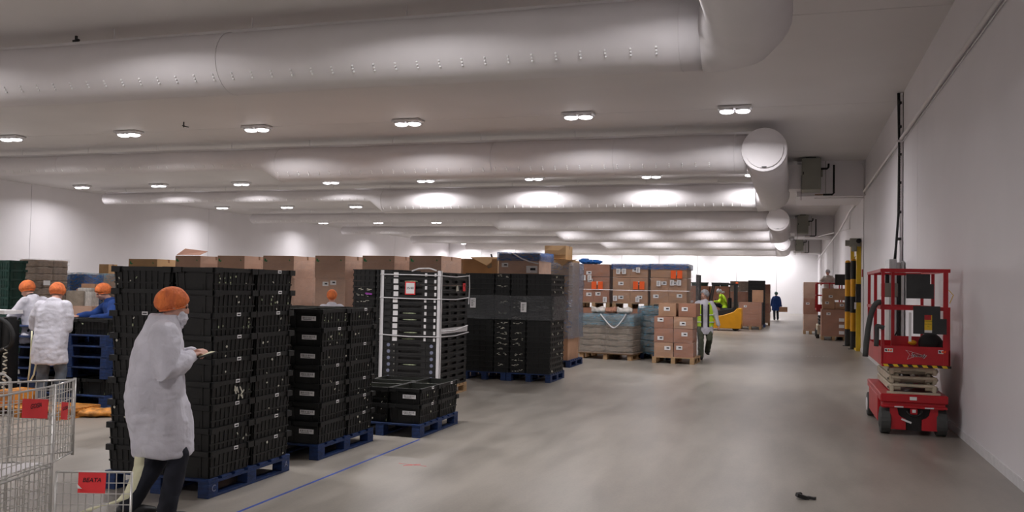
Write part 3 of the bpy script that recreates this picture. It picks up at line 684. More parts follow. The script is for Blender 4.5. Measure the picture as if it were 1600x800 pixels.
def film_box(x0, y0, z0, x1, y1, z1, material='film', label=None, name='stretch_film', amp=.012, top=False, cell=.12, group=None, rz=0):
    m = MB(); bm = m.bm
    def grid(o, u, v, nu, nv):
        vs = [[bm.verts.new(Vector(o)+Vector(u)*(i/nu)+Vector(v)*(j/nv)) for i in range(nu+1)] for j in range(nv+1)]
        for j in range(nv):
            for i in range(nu): bm.faces.new((vs[j][i], vs[j][i+1], vs[j+1][i+1], vs[j+1][i]))
    W, D, H = x1-x0, y1-y0, z1-z0; nu, nd, nh = [max(2, int(q/cell)) for q in (W, D, H)]
    grid((-W/2, -D/2, 0), (W, 0, 0), (0, 0, H), nu, nh); grid((W/2, -D/2, 0), (0, D, 0), (0, 0, H), nd, nh)
    grid((W/2, D/2, 0), (-W, 0, 0), (0, 0, H), nu, nh); grid((-W/2, D/2, 0), (0, -D, 0), (0, 0, H), nd, nh)
    if top: grid((-W/2, -D/2, H), (W, 0, 0), (0, D, 0), nu, nd)
    bmesh.ops.remove_doubles(bm, verts=bm.verts[:], dist=.001)
    c = Vector((x0, y0, z0))
    for v in bm.verts:
        n_ = Vector((v.co.x/W, v.co.y/D, 0)); n_ = n_.normalized() if n_.length > 0 else n_
        q = noise.noise((v.co+c)*4.5); v.co += n_*amp*(q+.5)*1.5
        if v.co.z > .01: v.co.z += amp*noise.noise((v.co+c)*3)
    o = put(name, m.mesh(name, material, smooth=True), None, ((x0+x1)/2, (y0+y1)/2, z0), (0, 0, rz))
    if label: tag(o, label, 'stretch film', group)
    return o
film_box(-5.85, 15.69, 1.12, -4.13, 16.74, 1.56, 'filmv', 'broad band of grey stretch film round the dark tray wall')
lp = MB().box(-.055, -.002, -.09, .055, 0, .09).mesh('packing_note', 'paper'); lb = barc2 = MB()
for k in range(8): lb.box(-.035, -.0035, -.06+k*.016, random.uniform(.0, .04), -.0025, -.054+k*.016)
lb = lb.mesh('print', 'ink')
for (x, y, nm) in ((818, 480, 'in the middle of the film band'), (739, 473, 'at the left end of the film band')):
    p = aty(x, y, 15.66); o = put('packing_note', lp, None, p); put('print', lb, o); tag(o, 'grey-white packing note %s on the dark tray wall' % nm, 'packing note', 'packing notes')

# ================================================================== CARTONS
LABW = MB().box(-.07, -.0015, -.045, .07, 0, .045).mesh('label', 'paper')
LABP = MB().box(-.02, -.0025, -.012, .045, -.0012, .018).mesh('print', 'ink')
LEAF = MB().poly([(-.05, 0, -.03), (-.0, 0, -.045), (.035, 0, -.02), (-.01, 0, -.01), (-.02, 0, .02), (-.05, 0, .03)], .0015, (0, -1, 0)).mesh('green_mark', mat('green_print', (.02, .25, .09), .7))
CC = {}
def carton_mesh(w, d, h, material, bulge=.006, flaps=True):
    k = (round(w, 3), round(d, 3), round(h, 3), material)
    if k in CC: return CC[k]
    m = MB(); bm = m.bm
    m.box(0, 0, 0, w, d, h)
    bmesh.ops.subdivide_edges(bm, edges=bm.edges[:], cuts=2, use_grid_fill=True)
    for v in bm.verts:
        x, y, z = v.co.x/w-.5, v.co.y/d-.5, v.co.z/h-.5
        if abs(abs(y)-.5) < 1e-4: v.co.y += (1 if y > 0 else -1)*bulge*(1-4*x*x)*(1-4*z*z)*2
        if abs(abs(x)-.5) < 1e-4: v.co.x += (1 if x > 0 else -1)*bulge*(1-4*y*y)*(1-4*z*z)*2
    # flap joint ridge on top
    m.box(.004, d/2+.002, h-.001, w-.004, d-.004, h+.004); m.box(.004, .004, h-.001, w-.004, d/2-.002, h+.004)
    CC[k] = m.mesh('carton_body', material); return CC[k]
def carton(x, y, z, w, d, h, label, group=None, material='card', labs=0, tape=True, rz=0, leaf=False, cat='box', name='cardboard_box', split=False, seed=None, lh=(.25, .75)):
    o = put(name, carton_mesh(w, d, h, material), None, (x, y, z), (0, 0, rz)); tag(o, label, cat, group)
    if tape:
        t = MB(); t.box(-.001, d/2-.025, h+.003, w+.001, d/2+.025, h+.006).box(w*.0-.009, d/2-.025, h-.07, -.0, d/2+.025, h+.005).box(w, d/2-.025, h-.07, w+.009, d/2+.025, h+.005); t.build('tape', 'tape', o)
    if split: MB().box(w*.5-.004, -.013, 0.01, w*.5+.004, -.004, h-.01).build('seam', 'tape', o)
    r = random.Random(seed if seed is not None else label)
    for k in range(labs):
        q = put('label', LABW, o, (w*r.uniform(.2, .8), -.014, h*r.uniform(*lh))); put('print', LABP, q)
    if leaf: put('green_mark', LEAF, o, (w*.12, -.008, h*.82)); put('green_mark', LEAF, o, (w*.88, -.008, h*.82), (0, 0, 0), (.4, 1, .6))
    return o

# row of tall wrapped cartons behind the near crates (two visible tiers)
CY = 17.0; n = 0
fronts = [(201, 272, 0), (275, 314, 1), (340, 382, 1), (412, 460, 1), (493, 540, 1), (567, 617, 1), (640, 690, 1)]
nmz = ['shortest, leftmost', 'with its top flap lifted, second from left', 'third from left', 'fourth from left', 'fifth from left', 'sixth from left', 'seventh from left']
for i, (a, b, dd) in enumerate(fronts):
    pa, pb = aty(a, 400, CY), aty(b, 400, CY); wv = max(.55, pb.x-pa.x) if i else 1.05; x0 = pa.x; d = 1.15 if i else .8
    wv = pb.x-pa.x if i else .78
    top = aty(a, 399 if i else 404, CY).z
    pallet(x0-.03, CY-.03, wv+.06, d+.06, 'wood', 'raw wood pallet under brown carton column, %s' % nmz[i], 'pallets of the brown carton row')
    hs = [.15, 1.02, aty(a, 434, CY).z, top-.004]
    for k in range(3):
        if i == 0 and k == 2: pass
        carton(x0+random.uniform(-.01, .01), CY+random.uniform(-.02, .02), hs[k], wv, d, hs[k+1]-hs[k]-.006, 'big pinkish-brown carton, %s in the tall row, %s tier' % (nmz[i].split(', ')[-1], ['bottom', 'middle', 'top'][k]), 'cartons of the tall brown row', 'card2' if i != 0 else 'card4', labs=(0, 2, 0)[k], lh=(.70, .92), leaf=(k == 2), tape=(k == 2), seed=i*3+k)
    if i > 2: film_box(x0-.02, CY-.03, .16, x0+wv+.02, CY+d+.03, top-.10, 'film', 'clear stretch film round brown carton column, %s' % nmz[i], amp=.014, group='films of the brown carton row')
    if i == 1:
        f = MB().poly([(x0, CY+.02, top+.01), (x0+wv*.95, CY, top+.01), (x0+wv*1.0, CY+.25, top+.10), (x0+.05, CY+.25, top+.16)], .006, (0, 0, 1)).build('cardboard_flap', 'card3'); tag(f, 'lifted dark flap on the second tall carton column', 'flap')
# small cartons left of the row
p = aty(155, 415, 18); carton(p.x, 18, 1.72, .28, .3, .36, 'small tan box standing left of the tall carton row', None, 'card4', tape=True)
pallet(p.x-.1, 17.95, .6, .6, 'blue', 'blue pallet behind the tallest crate stack, under wrapped goods', None); carton(p.x-.05, 18.0, .15, .5, .5, 1.56, 'plain tall carton beneath the small tan box', None, 'card')
# cartons and torn boxes to the right of the row, over the tray walls
def X(px_, Y): return aty(px_, 430, Y).x
def Z(px_, py_, Y): return aty(px_, py_, Y).z
Y1 = 18.6
pallet(X(712, Y1), Y1-.02, 1.15, 1.1, 'wood', 'raw wood pallet under the torn open cartons', None)
carton(X(712, Y1), Y1, .15, 1.10, 1.0, .9, 'lower plain carton beneath the torn open box', None, 'card3'); carton(X(714, Y1), Y1, 1.055, .98, 1.0, Z(720, 404, Y1)-1.06, 'torn open brown carton with crumpled flaps, left of blue-topped box', None, 'card4', tape=False)
zt = Z(740, 404, Y1)
fl = empty('torn_flaps', (X(745, Y1), Y1, zt)); tag(fl, 'crumpled pale cardboard flaps hanging over the torn open carton', 'flap')
MB().poly([(-.15, -.02, .02), (.25, -.08, -.16), (.52, -.05, .02), (.2, .1, .03)], .012, (0, 0, 1)).build('flap', 'card4', fl); MB().poly([(.25, -.06, -.17), (.52, -.02, .0), (.5, .12, -.22), (.3, .1, -.28)], .012, (0, -1, 0)).build('flap', 'unit', fl); MB().bar((.36, -.02, 0), (.33, -.02, .10), .03).build('torn_tab', 'hazblack', fl)
tx = text_mesh('TESCO', .08, 'lettering', 'redpaper') if False else None
o = carton(X(768, 18.3), 18.3, .15, .14, .5, Z(770, 405, 18.3)-.15, 'narrow upright tan cardboard sheet beside the blue-topped box', None, 'card4', tape=False)
# big blue topped box
Y2 = 17.5; xa, xb = X(779, Y2), X(842, Y2)
pallet(xa-.02, Y2-.02, xb-xa+.04, 1.0, 'wood', 'raw wood pallet under the blue-topped box', None)
carton(xa, Y2, .15, xb-xa, .95, 1.0, 'lower carton under the blue-topped box', None, 'card'); zt = Z(790, 396, Y2)
bx = carton(xa, Y2, 1.155, xb-xa, .95, zt-1.16, 'large brown box with blue plastic over its top, above the tray wall', None, 'card2', tape=False)
film_box(xa-.015, Y2-.02, zt-.15, xb+.02, Y2+1.0, zt+.02, 'filmd', 'dark blue plastic cover over the top of the large brown box', amp=.02, top=True, cell=.08, name='plastic_cover')
film_box(xa-.02, Y2-.03, .9, xb+.04, Y2+1.02, zt+.01, 'film', 'clear film round the large blue-topped box', amp=.02)
for (x, y, s) in ((789, 414, 1), (831, 421, 1.7)):
    p = aty(x, y, Y2-.035); q = put('packing_note', LABW, None, p, (0, 0, 0), (s, 1, s*.95)); put('print', LABP, q); tag(q, '%s white note on the blue-topped brown box' % ('small' if s == 1 else 'larger tilted'), 'packing note')
st = MB().tube([aty(800, 395, Y2-.04), aty(815, 404, Y2-.05), aty(828, 409, Y2-.05), aty(841, 412, Y2-.05)], .014, 6).build('plastic_strap', 'white'); tag(st, 'slack white strap hanging across the blue-topped box', 'strap')
# lone box on top, further right
Y3 = 19.0; xa, xb = X(849, Y3), X(882, Y3)
carton(xa+.02, Y3, Z(850, 405, Y3), xb-xa, .62, Z(850, 384, Y3)-Z(850, 405, Y3), 'clean tan box standing alone highest above the tray wall', None, 'card4')
z0_ = Z(850, 405, Y3)
pallet(xa-.1, Y3-.1, .76, 1.2, 'blue', 'blue pallet under the grey-wrapped column right of the tray wall', None)
carton(xa-.05, Y3-.05, .15, .64, 1.0, .5, 'lower carton in the grey-wrapped column right of the tray wall', None, 'card'); carton(xa-.05, Y3-.05, .655, .64, 1.0, z0_-.67, 'upper carton in the grey-wrapped column, under the clean tan box', None, 'card4', tape=False)
film_box(xa-.08, Y3-.09, .62, xa+.65, Y3+1.05, z0_-.06, 'filmc', 'bluish-grey film bulging round the column right of the tray wall', amp=.03)
tf = MB().poly([(xa+.28, Y3-.1, z0_-.02), (xa+.6, Y3-.15, z0_-.02), (xa+.78, Y3-.05, z0_), (xa+.45, Y3-.12, z0_-.15)], .01, (0, -1, 0)).build('cardboard_flap', 'card4'); tag(tf, 'torn pale flap below the clean tan box', 'flap')

# ---- upper cartons (three wrapped pallets of brown boxes, on racks of lower pallets), orange cards
Y4 = 23.25
ups = [(903, 953, 412, 'left', 2), (957, 1013, 413, 'middle', 2), (1016, 1074, 413, 'right', 2)]
for i, (a, b, yt_, nm, _) in enumerate(ups):
    xa, xb = X(a, Y4), X(b, Y4); wv = xb-xa; zt = Z(a, yt_, Y4); zb = 1.36
    # lower load that carries it
    pallet(xa, Y4, wv, 1.1, 'wood', 'raw wood floor pallet below the %s orange-carded load' % nm, 'floor pallets of the carded loads')
    for k in range(2): carton(xa+.01, Y4+.02, .15+k*.53, wv-.02, 1.05, .525, 'plain %s carton below the %s orange-carded load' % (['bottom', 'upper'][k], nm), None, 'card3', tape=False)
    pallet(xa, Y4, wv, 1.1, 'wood', 'raw wood raised pallet carrying the %s orange-carded load' % nm, 'raised pallets of the carded loads', z=zb-.15)
    hh = (zt-zb)/3; mt = ['card3', 'card', 'card'][i]
    for k in range(3):
        cols_ = 2 if k < 2 else (2 if i == 1 else 1)
        for c_ in range(cols_):
            carton(xa+.01+c_*(wv-.02)/cols_, Y4+.02, zb+k*hh, (wv-.02)/cols_-.004, 1.05, hh-.014, 'brown box of %s orange-carded load, %s layer%s' % (nm, ['bottom', 'middle', 'top'][k], '' if cols_ == 1 else (', left half' if c_ == 0 else ', right half')), 'boxes of the %s orange-carded load' % nm, mt, labs=1, tape=False, seed=i*9+k*2+c_)
    if i: film_box(xa-.01, Y4-.01, zt-(.12 if i == 1 else .13), xb+.02, Y4+1.1, zt+.02, 'filmd', 'blue plastic cap over the %s orange-carded load' % nm, amp=.015, top=True, cell=.09, name='plastic_cover')
    film_box(xa-.02, Y4-.02, zb-.04, xb+.03, Y4+1.12, zt+.0, 'film', 'clear film round the %s orange-carded load' % nm, amp=.012)
OC = MB().box(-.075, -.002, -.13, .075, 0, .13).mesh('orange_card', 'orangepaper')
for (x, y, s, nm) in ((928, 446, 1, 'left card of the left load'), (938, 446, 1, 'right card of the left load'), (993, 446, 1, 'left card of the middle load'), (1003, 446, 1, 'right card of the middle load'), (1052, 429, 1, 'left card of the right load'), (1062, 429, 1, 'right card of the right load')):
    p = aty(x, y, Y4-.05); o = put('orange_card', OC, None, p, (0, 0, 0), (.86, 1, .8)); tag(o, 'bright orange card, %s' % nm, 'card', 'orange cards on wrapped loads')
LN = MB().box(-.07, -.002, -.10, .07, 0, .10).mesh('packing_note', 'paper')
for (x, y, nm) in ((912, 434, 'far left on the left load'), (921, 434, 'left of the orange cards on the left load'), (966, 424, 'top left on the middle load'), (975, 424, 'next to the top left one on the middle load'), (997, 422, 'top right on the middle load'), (1050, 442, 'under the left orange card of the right load'), (1061, 442, 'under the right orange card of the right load'), (945, 468, 'low right on the left load'), (961, 466, 'low left on the middle load'), (996, 468, 'low right on the middle load'), (1029, 443, 'left side of the right load')):
    p = aty(x, y, Y4-.045); o = put('packing_note', LN, None, p, (0, 0, 0), (.75, 1, .7)); put('print', lb, o, (0, -.001, 0)); tag(o, 'white printed note, %s' % nm, 'packing note', 'printed notes on the carded loads')
# blue bag on the left load
m = MB(); m.blob((0, 0, 0), (.24, .2, .07)); m.blob((.2, 0, .0), (.16, .14, .06)); m.blob((-.12, -.02, .03), (.16, .12, .06))
p = aty(920, 413, Y4+.2); o = put('plastic_bag', remesh(m, .02, 'plastic_bag', 'lblue', 1, (.03, lambda c: noise.noise(c*14))), None, (p.x, Y4+.25, aty(903, 412, Y4).z+.06)); tag(o, 'bright blue crumpled plastic bag on top of the left orange-carded load', 'bag')

# ---- front grey sack load (slightly turned) and the small-carton pallet
gx, gy, gw, gd, rz = -4.98, 21.65, 1.33, 1.0, -.14
grp = pallet(gx, gy, gw, gd, 'wood', 'raw wood pallet under the film-wrapped grey sacks in the aisle', None, rz=rz)
Rz = Matrix.Rotation(rz, 3, 'Z')
def G(u, v, z=0): q = Rz @ Vector((u, v, 0)); return Vector((gx+q.x, gy+q.y, z))
o = MB().box(-.03, -.04, 0, gw+.05, gd+.04, .03).mesh('card_sheet', 'sack'); o = put('card_sheet', o, None, G(0, 0, .15), (0, 0, rz)); tag(o, 'crumpled brown sheet under the film-wrapped grey sacks', 'sheet')
sk = MB().box(-.5, -.5, -.5, .5, .5, .5); bmesh.ops.subdivide_edges(sk.bm, edges=sk.bm.edges[:], cuts=4, use_grid_fill=True)
for v in sk.bm.verts:
    c = v.co; rr = max(abs(c.x), abs(c.y), abs(c.z)); k = 1-.10*max(0, (abs(c.x)*2)**4+(abs(c.y)*2)**4-1)-.0; c.z *= max(.55, k); c += Vector((noise.noise(c*3), noise.noise(c*3+Vector((5, 0, 0))), 0))*.02
SKM = {}
_sk = sk.mesh('sack', 'greysack', smooth=True)
def sack(loc, dims, rz_, material, label, group, cat='sack'):
    if material not in SKM: q = _sk.copy(); q.materials.clear(); q.materials.append(M[material]); SKM[material] = q
    o = put('filled_sack', SKM[material], None, loc, (0, 0, rz_), dims); tag(o, label, cat, group); return o
for k in range(6):
    for c_ in range(2): sack(G(gw*(.25+.5*c_), gd/2, .18+.075+k*.145), (gw*.5, gd*.98, .155), rz, 'greysack', 'grey filled sack of wrapped aisle load, %s half, %s' % (['left', 'right'][c_], lay(k, 6)), 'grey sacks in the aisle')
fo = film_box(0, 0, .17, gw+.05, gd+.04, 1.08, 'film2', 'clear film round the grey sacks in the aisle', amp=.02, top=True); fo.location = G(gw/2, gd/2, .17); fo.rotation_euler.z = rz
fo = film_box(0, 0, .82, gw+.07, gd+.06, 1.10, 'filmb', 'bluish film over the top of the grey sacks in the aisle', amp=.03, top=True); fo.location = G(gw/2, gd/2, .83); fo.rotation_euler.z = rz
st = MB().tube(bez(G(.55, -.06, 1.1), G(.7, -.09, .95), G(.85, -.09, .75), G(.93, -.09, .78))+bez(G(.93, -.09, .78), G(1.0, -.09, .8), G(1.15, -.07, 1.0), G(1.2, -.05, 1.12)), .016, 6).build('plastic_strap', 'white'); tag(st, 'white strap drooping in a V over the grey sacks in the aisle', 'strap')
for (u, v, w_, r_, mt, nm) in ((.35, .4, .35, .4, 'whitesack', 'pale torn'), (.65, .5, .3, -.3, 'card3', 'dark torn'), (1.0, .45, .36, .2, 'whitesack', 'glossy pale')):
    m = MB(); m.blob((0, 0, 0), (w_*.55, .2, .07)); m.blob((.08, .03, .05), (w_*.3, .12, .06)); m.cbox((-.05, 0, .03), (w_*.7, .2, .05), (.2, .3, r_))
    o = put('scrap_bundle', remesh(m, .02, 'scrap_bundle', mt, 0, (.03, lambda c: noise.noise(c*11))), None, G(u, v, 1.17), (0, 0, r_)); tag(o, '%s wrapping bundle lying on top of the grey sacks in the aisle' % nm, 'bundle')
# bluish wrapped load between
Y5 = 22.75; xa, xb = -3.56, -2.86
pallet(xa-.02, Y5-.55, xb-xa+.04, 1.0, 'blue', 'dark pallet under the bluish wrapped load between sacks and small cartons', None)
for k in range(7): sack(((xa+xb)/2, Y5-.05, .15+.085+k*.155), (xb-xa, .96, .165), 0, 'greysack' if k < 2 else 'sack', 'brown-grey sack of the bluish wrapped load, %s' % lay(k, 7), 'sacks of the bluish load')
film_box(xa-.03, Y5-.56, .12, xb+.03, Y5+.46, 1.30, 'filmb', 'bluish glossy film round the load between grey sacks and small cartons', amp=.045, top=True)
# small cartons
bx0, by0 = -3.12, 21.15
pallet(bx0, by0, .98, 1.0, 'wood', 'dark raw pallet under the small brown cartons beside the hi-vis walker', None, rz=-.05)
lay_h = [(.15, .33), (.49, .32), (.82, .27), (1.10, .30)]
for k, (z, h) in enumerate(lay_h):
    for c_ in range(2):
        for r_ in range(2):
            xo = bx0+.04+c_*.46-(.0 if k < 3 else -.10); w_ = .44 if k < 3 else .40
            carton(xo+random.uniform(-.01, .01), by0+.02+r_*.48, z, w_, .46, h, 'small brown carton beside the hi-vis walker, %s %s, %s layer' % (['front', 'rear'][r_], ['left', 'right'][c_], ['bottom', 'second', 'third', 'top'][k]), 'small cartons beside the hi-vis walker', 'card3' if (k+c_) % 3 else 'card', labs=1 if r_ == 0 else 0, tape=True, seed=k*4+c_)
film_box(bx0-.01, by0-.03, .15, bx0+1.0, by0+1.0, 1.08, 'film', 'loose clear film round the small brown cartons', amp=.03)
m = film_box(-2.36, 22.3, .05, -2.26, 23.0, 2.3, 'film', 'tall loose sheet of clear film hanging at the right end of the carded loads', amp=.05, name='film_sheet')

# ================================================================== FAR LEFT GOODS
Y6 = 13.0
for k in range(11):
    h = .17
    for c_ in range(2):
        m_ = 'green'
        if 'GC' not in CC: CC['GC'] = crate_mesh(.6, .4, .185, 'green', name='crate_body')
        o = put('green_crate', CC['GC'], None, (-14.15-.62*c_, Y6+.3, .15+k*h), (0, 0, PI/2)); tag(o, 'dark green crate, %s stack at the far left, %s' % (['right', 'left'][c_], lay(k, 11)), 'crate', 'green crates far left')
pallet(-15.1, Y6, 1.3, .8, 'blue', 'blue pallet under the green crates at the far left', None)
Y7 = 15.0; xa = X(29, Y7)
pallet(xa, Y7, .50, .86, 'wood', 'raw pallet under the brown paper sacks at the far left', None)
for k in range(13):
    for j in range(2): sack((xa+.24, Y7+.22+.41*j, .15+.075+k*.150), (.47, .42, .162), random.uniform(-.03, .03), 'sack', 'brown paper sack at the far left, %s half, %s' % (['front', 'rear'][j], lay(k, 13)), 'brown sacks at the far left')
film_box(xa-.02, Y7-.02, .2, xa+.50, Y7+.86, 2.13, 'film', 'clear film round the tall brown sack columns at the far left', amp=.01, top=True)
p = atx(73, 442, xa+.53); o = put('packing_note', LN, None, p, (0, 0, PI/2), (1.3, 1, .5)); tag(o, 'white note on the wrapped brown sacks at the far left', 'packing note')
Y8 = 16.2; xa = X(108, Y8); xb = xa+.42; zt = Z(130, 427, Y8)
pallet(xa, Y8, xb-xa, 1.0, 'blue', 'blue pallet under the blue-wrapped load at the left', None)
for k in range(4): carton(xa+.02, Y8+.02, .15+k*(zt-.17)/4, xb-xa-.04, .95, (zt-.17)/4-.006, 'carton inside the blue-wrapped load at the left, %s' % lay(k, 4), 'cartons of the blue-wrapped load', 'card', tape=False)
film_box(xa-.03, Y8-.03, .2, xb+.03, Y8+1.0, zt+.01, 'filmb', 'blue film round the load behind the worker in blue', amp=.02, top=True)
film_box(xa-.05, Y8-.08, 1.1, xb+.07, Y8+.45, zt-.03, 'filmd', 'darker blue crumpled film at the left of the blue-wrapped load', amp=.06, name='plastic_cover')
Y9 = 13.6; zb = 1.32
xa = X(112, Y9); xb = X(150, Y9)
pallet(xa-.1, Y9, .6, .6, 'wood', 'raw pallet under the open boxes behind the worker in blue', None)
carton(xa-.08, Y9+.02, .15, .55, .5, .55, 'lower closed carton behind the worker in blue', None, 'card'); carton(xa-.08, Y9+.02, .705, .55, .5, Z(120, 478, Y9)-.71, 'upper closed carton behind the worker in blue', None, 'card2', tape=False)
for (x, y, s, mt, nm) in ((125, 468, (.38, .3, .34), 'greysack', 'grey rounded bag'), (136, 458, (.26, .2, .2), 'whitesack', 'white bag on top'), (143, 470, (.16, .2, .34), 'whitesack', 'narrow white bag')):
    p = aty(x, y, Y9+.3); sack(p, s, .1, mt, '%s standing on the carton behind the worker in blue' % nm, None, 'bag')
for (x, y, w_, h_, nm) in ((119, 459, .16, .12, 'small open box beside the white bag'), (140, 462, .12, .25, 'upright cardboard piece right of the white bag'), (127, 449, .2, .1, 'small carton on top of the bags')):
    p = aty(x, y, Y9+.35); carton(p.x, Y9+.35, p.z-.03, w_, .2, h_, nm.capitalize()+' behind the worker in blue', None, 'card', tape=False)
# blue pallets stack with black trays (worker in blue stands behind)
Y10 = 9.9; xr = X(170, Y10); xl = xr-1.25
pallet(xl, Y10, 1.25, 1.0, 'blue', 'blue floor pallet, lowest of the stack in front of the worker in blue', None)
CRT = crate_mesh(.6, .4, .215, 'black', name='crate_body')
for c_ in range(3): 
    o = put('stacking_crate', CRT, None, (xl+.21+c_*.41, Y10+.32, .15)); tag(o, 'black crate in the single layer between blue pallets, %s of three' % ['left', 'middle', 'right'][c_], 'crate', 'crates between blue pallets'); put('contents', CONT[c_], o)['kind'] = 'stuff'
    o = put('stacking_crate', CRT, None, (xl+.21+c_*.41, Y10+.80+.15, .15)); tag(o, 'black crate in the rear of the layer between blue pallets, %s of three' % ['left', 'middle', 'right'][c_], 'crate', 'crates between blue pallets')
for k in range(4): pallet(xl+random.uniform(-.02, .02), Y10, 1.25, 1.0, 'blue', 'empty blue pallet by the worker in blue, %s' % lay(k, 4), 'empty blue pallets', z=.375+k*.145)
for c_ in range(2):
    o = put('stacking_crate', CRT, None, (xl+.31+c_*.62, Y10+.25, .375+4*.145+.001), (0, 0, PI/2)); tag(o, 'black crate on top of the empty blue pallets, %s one' % ['left', 'right'][c_], 'crate', 'crates on the empty pallets'); put('contents', CONT[c_], o)['kind'] = 'stuff'
# second blue pallets stack further left, crates on it, machine
Y11 = 9.9; xl2 = X(14, Y11)-.3
for k in range(7): pallet(xl2, Y11+.2, 1.15, .8, 'blue', 'blue pallet, far left stack beside writing worker, %s' % lay(k, 7), 'far left blue pallets', z=k*.148)
m = empty('pallet_truck', (X(10, 9.3), 9.25, 0)); tag(m, 'black hand machine with rubber hose and pale links, far left edge', 'machine')
MB().box(-.55, 0, .1, -.05, .35, 1.15).box(-.05, .05, .0, .06, .2, 1.2).build('machine_body', 'black2', m, bevel=.01)
MB().tube(bez((-.3, 0, 1.18), (.1, -.05, 1.25), (.32, -.05, 1.05), (.2, -.02, .85))+bez((.2, -.02, .85), (.1, 0, .75), (0, 0, .8), (-.05, 0, .7)), .028, 8).build('hose', 'rubber', m, smooth=True)
mm = MB()
for k in range(13): mm.cbox((.10+.01*(k % 2), -.02, .18+k*.05), (.06, .02, .016), (0, .4*(-1)**k, 0))
mm.build('link_row', 'speck', m)['kind'] = 'stuff'
o = MB().box(-.2, -.15, 0, .2, .15, .05).build('clipboard', 'paper'); o.location = aty(3, 490, 9.45); tag(o, 'white papers on the black machine at the far left edge', 'paper')
# orange-yellow pallets / items on floor
o = pallet(-9.75, 8.75, 1.35, .65, 'orangeplastic', 'orange-yellow painted low pallet on the floor behind the wire cage', None, rz=.02, h=.12)
m = MB()
for (x, y, r) in ((-8.33, 9.22, .16), (-8.15, 9.30, .12), (-8.02, 9.36, .08), (-8.5, 9.15, .14)): m.blob((x+8.2, y-9.25, .05), (r*1.3, r, .055))
o = put('net_bag', remesh(m, .02, 'net_bag', 'orangeplastic', 1, (.012, lambda c: noise.noise(c*20))), None, (-8.2, 9.25, .0)); tag(o, 'flattened orange net bag on the floor left of the tallest crate stack', 'bag')
for k in range(2): carton(-9.9+k*.33, 8.9, .122, .28, .4, .12+.05*(k % 2), 'low orange produce tray on the yellow pallet, %s one' % ['left', 'right'][k], 'orange trays', 'orangeplastic', tape=False)

# ================================================================== FAR AISLE GOODS
def load(xa, xb, Y, zt, d, label, material='card3', n=3, wrap=True, pm='wood', cols=1, rz=0, crates=None):
    pallet(xa, Y, xb-xa, d, pm, 'pallet under %s' % label, None)
    h = (zt-.15)/n
    for k in range(n):
        for c_ in range(cols):
            w_ = (xb-xa)/cols
            mt = material if not isinstance(material, (list, tuple)) else material[k % len(material)]
            carton(xa+c_*w_+.005, Y+.01, .15+k*h, w_-.01, d-.02, h-.006, 'carton of %s, %s%s' % (label, lay(k, n), '' if cols == 1 else [', left half', ', right half'][c_]), 'cartons of '+label, mt, tape=False, labs=1 if (k+c_) % 2 else 0, seed=k+c_)
    if wrap: film_box(xa-.02, Y-.02, .15, xb+.02, Y+d+.02, zt, 'film', 'clear film round %s' % label, amp=.02)
load(-2.28, -1.30, 42.0, 1.22, 1.2, 'the wrapped load right behind the yellow truck', 'card3', 2)
carton(-1.72, 42.4, 1.23, .48, .5, .55, 'single plain box standing on the wrapped load behind the yellow truck', None, 'card')
load(-1.75, -1.05, 47.5, 2.1, 1.0, 'the tall narrow load just past the yellow truck', ['card', 'card3'], 4, True)
load(-1.56, -1.20, 54, 1.85, 1.2, 'the farthest tall wrapped load in the aisle', 'card2', 4)
load(-2.95, -1.95, 46.2, 2.22, 1.0, 'the dark load behind the forklift mast', ['card3', 'sack'], 4, True)
for k in range(14):
    o = put('black_tray', CC.setdefault('bt', thin_tray(.78, .6, .15)), None, (-1.62, 45.2, .15+k*.15)); tag(o, 'black crate, narrow stack beyond yellow truck, %s' % lay(k, 14), 'crate', 'narrow black stack beyond the truck')
pallet(-2.05, 44.8, .85, .8, 'blue', 'blue pallet under the narrow black stack beyond the yellow truck', None)
for i, (xa, xb) in enumerate(((-5.0, -4.0), (-3.95, -3.0))):
    nm = '%s brown load behind the driver' % ['left', 'right'][i]
    load(xa, xb, 46.4, 1.95, 1.0, nm, 'card3', 3, False, cols=2)
    for k in range(2):
        o = put('green_crate', CC['GC'], None, ((xa+xb)/2+(k-.5)*.42, 46.8, 1.95)); tag(o, 'dark green crate %s on top of %s' % (['left', 'right'][k], nm), 'crate', 'green crates on the far loads')
load(.47, 1.05, 39.0, 2.15, 1.1, 'the tall brown load beside the far right wall', ['card2', 'card3'], 3, True)
load(1.04, 1.90, 34.6, 1.12, 1.1, 'the wrapped load behind the striped posts', 'card3', 2)
for k, (x, z, w_, h_) in enumerate(((1.08, 1.13, .42, .32), (1.52, 1.13, .42, .25), (1.08, 1.46, .85, .42))):
    carton(x, 34.7, z, w_, .7, h_, 'loose carton %s on the load behind the striped posts' % ['at lower left', 'at lower right', 'on top'][k], 'loose cartons behind the posts', 'card', labs=1)
LNs = MB().box(-.09, -.002, -.06, .09, 0, .06).mesh('packing_note', 'paper')
for k in range(3): o = put('packing_note', LNs, None, aty(1315, 500+k*10, 34.55)); tag(o, 'white note on the wrapped load behind the posts, %s of three' % ['top', 'middle', 'bottom'][k], 'packing note', 'three notes behind the posts')
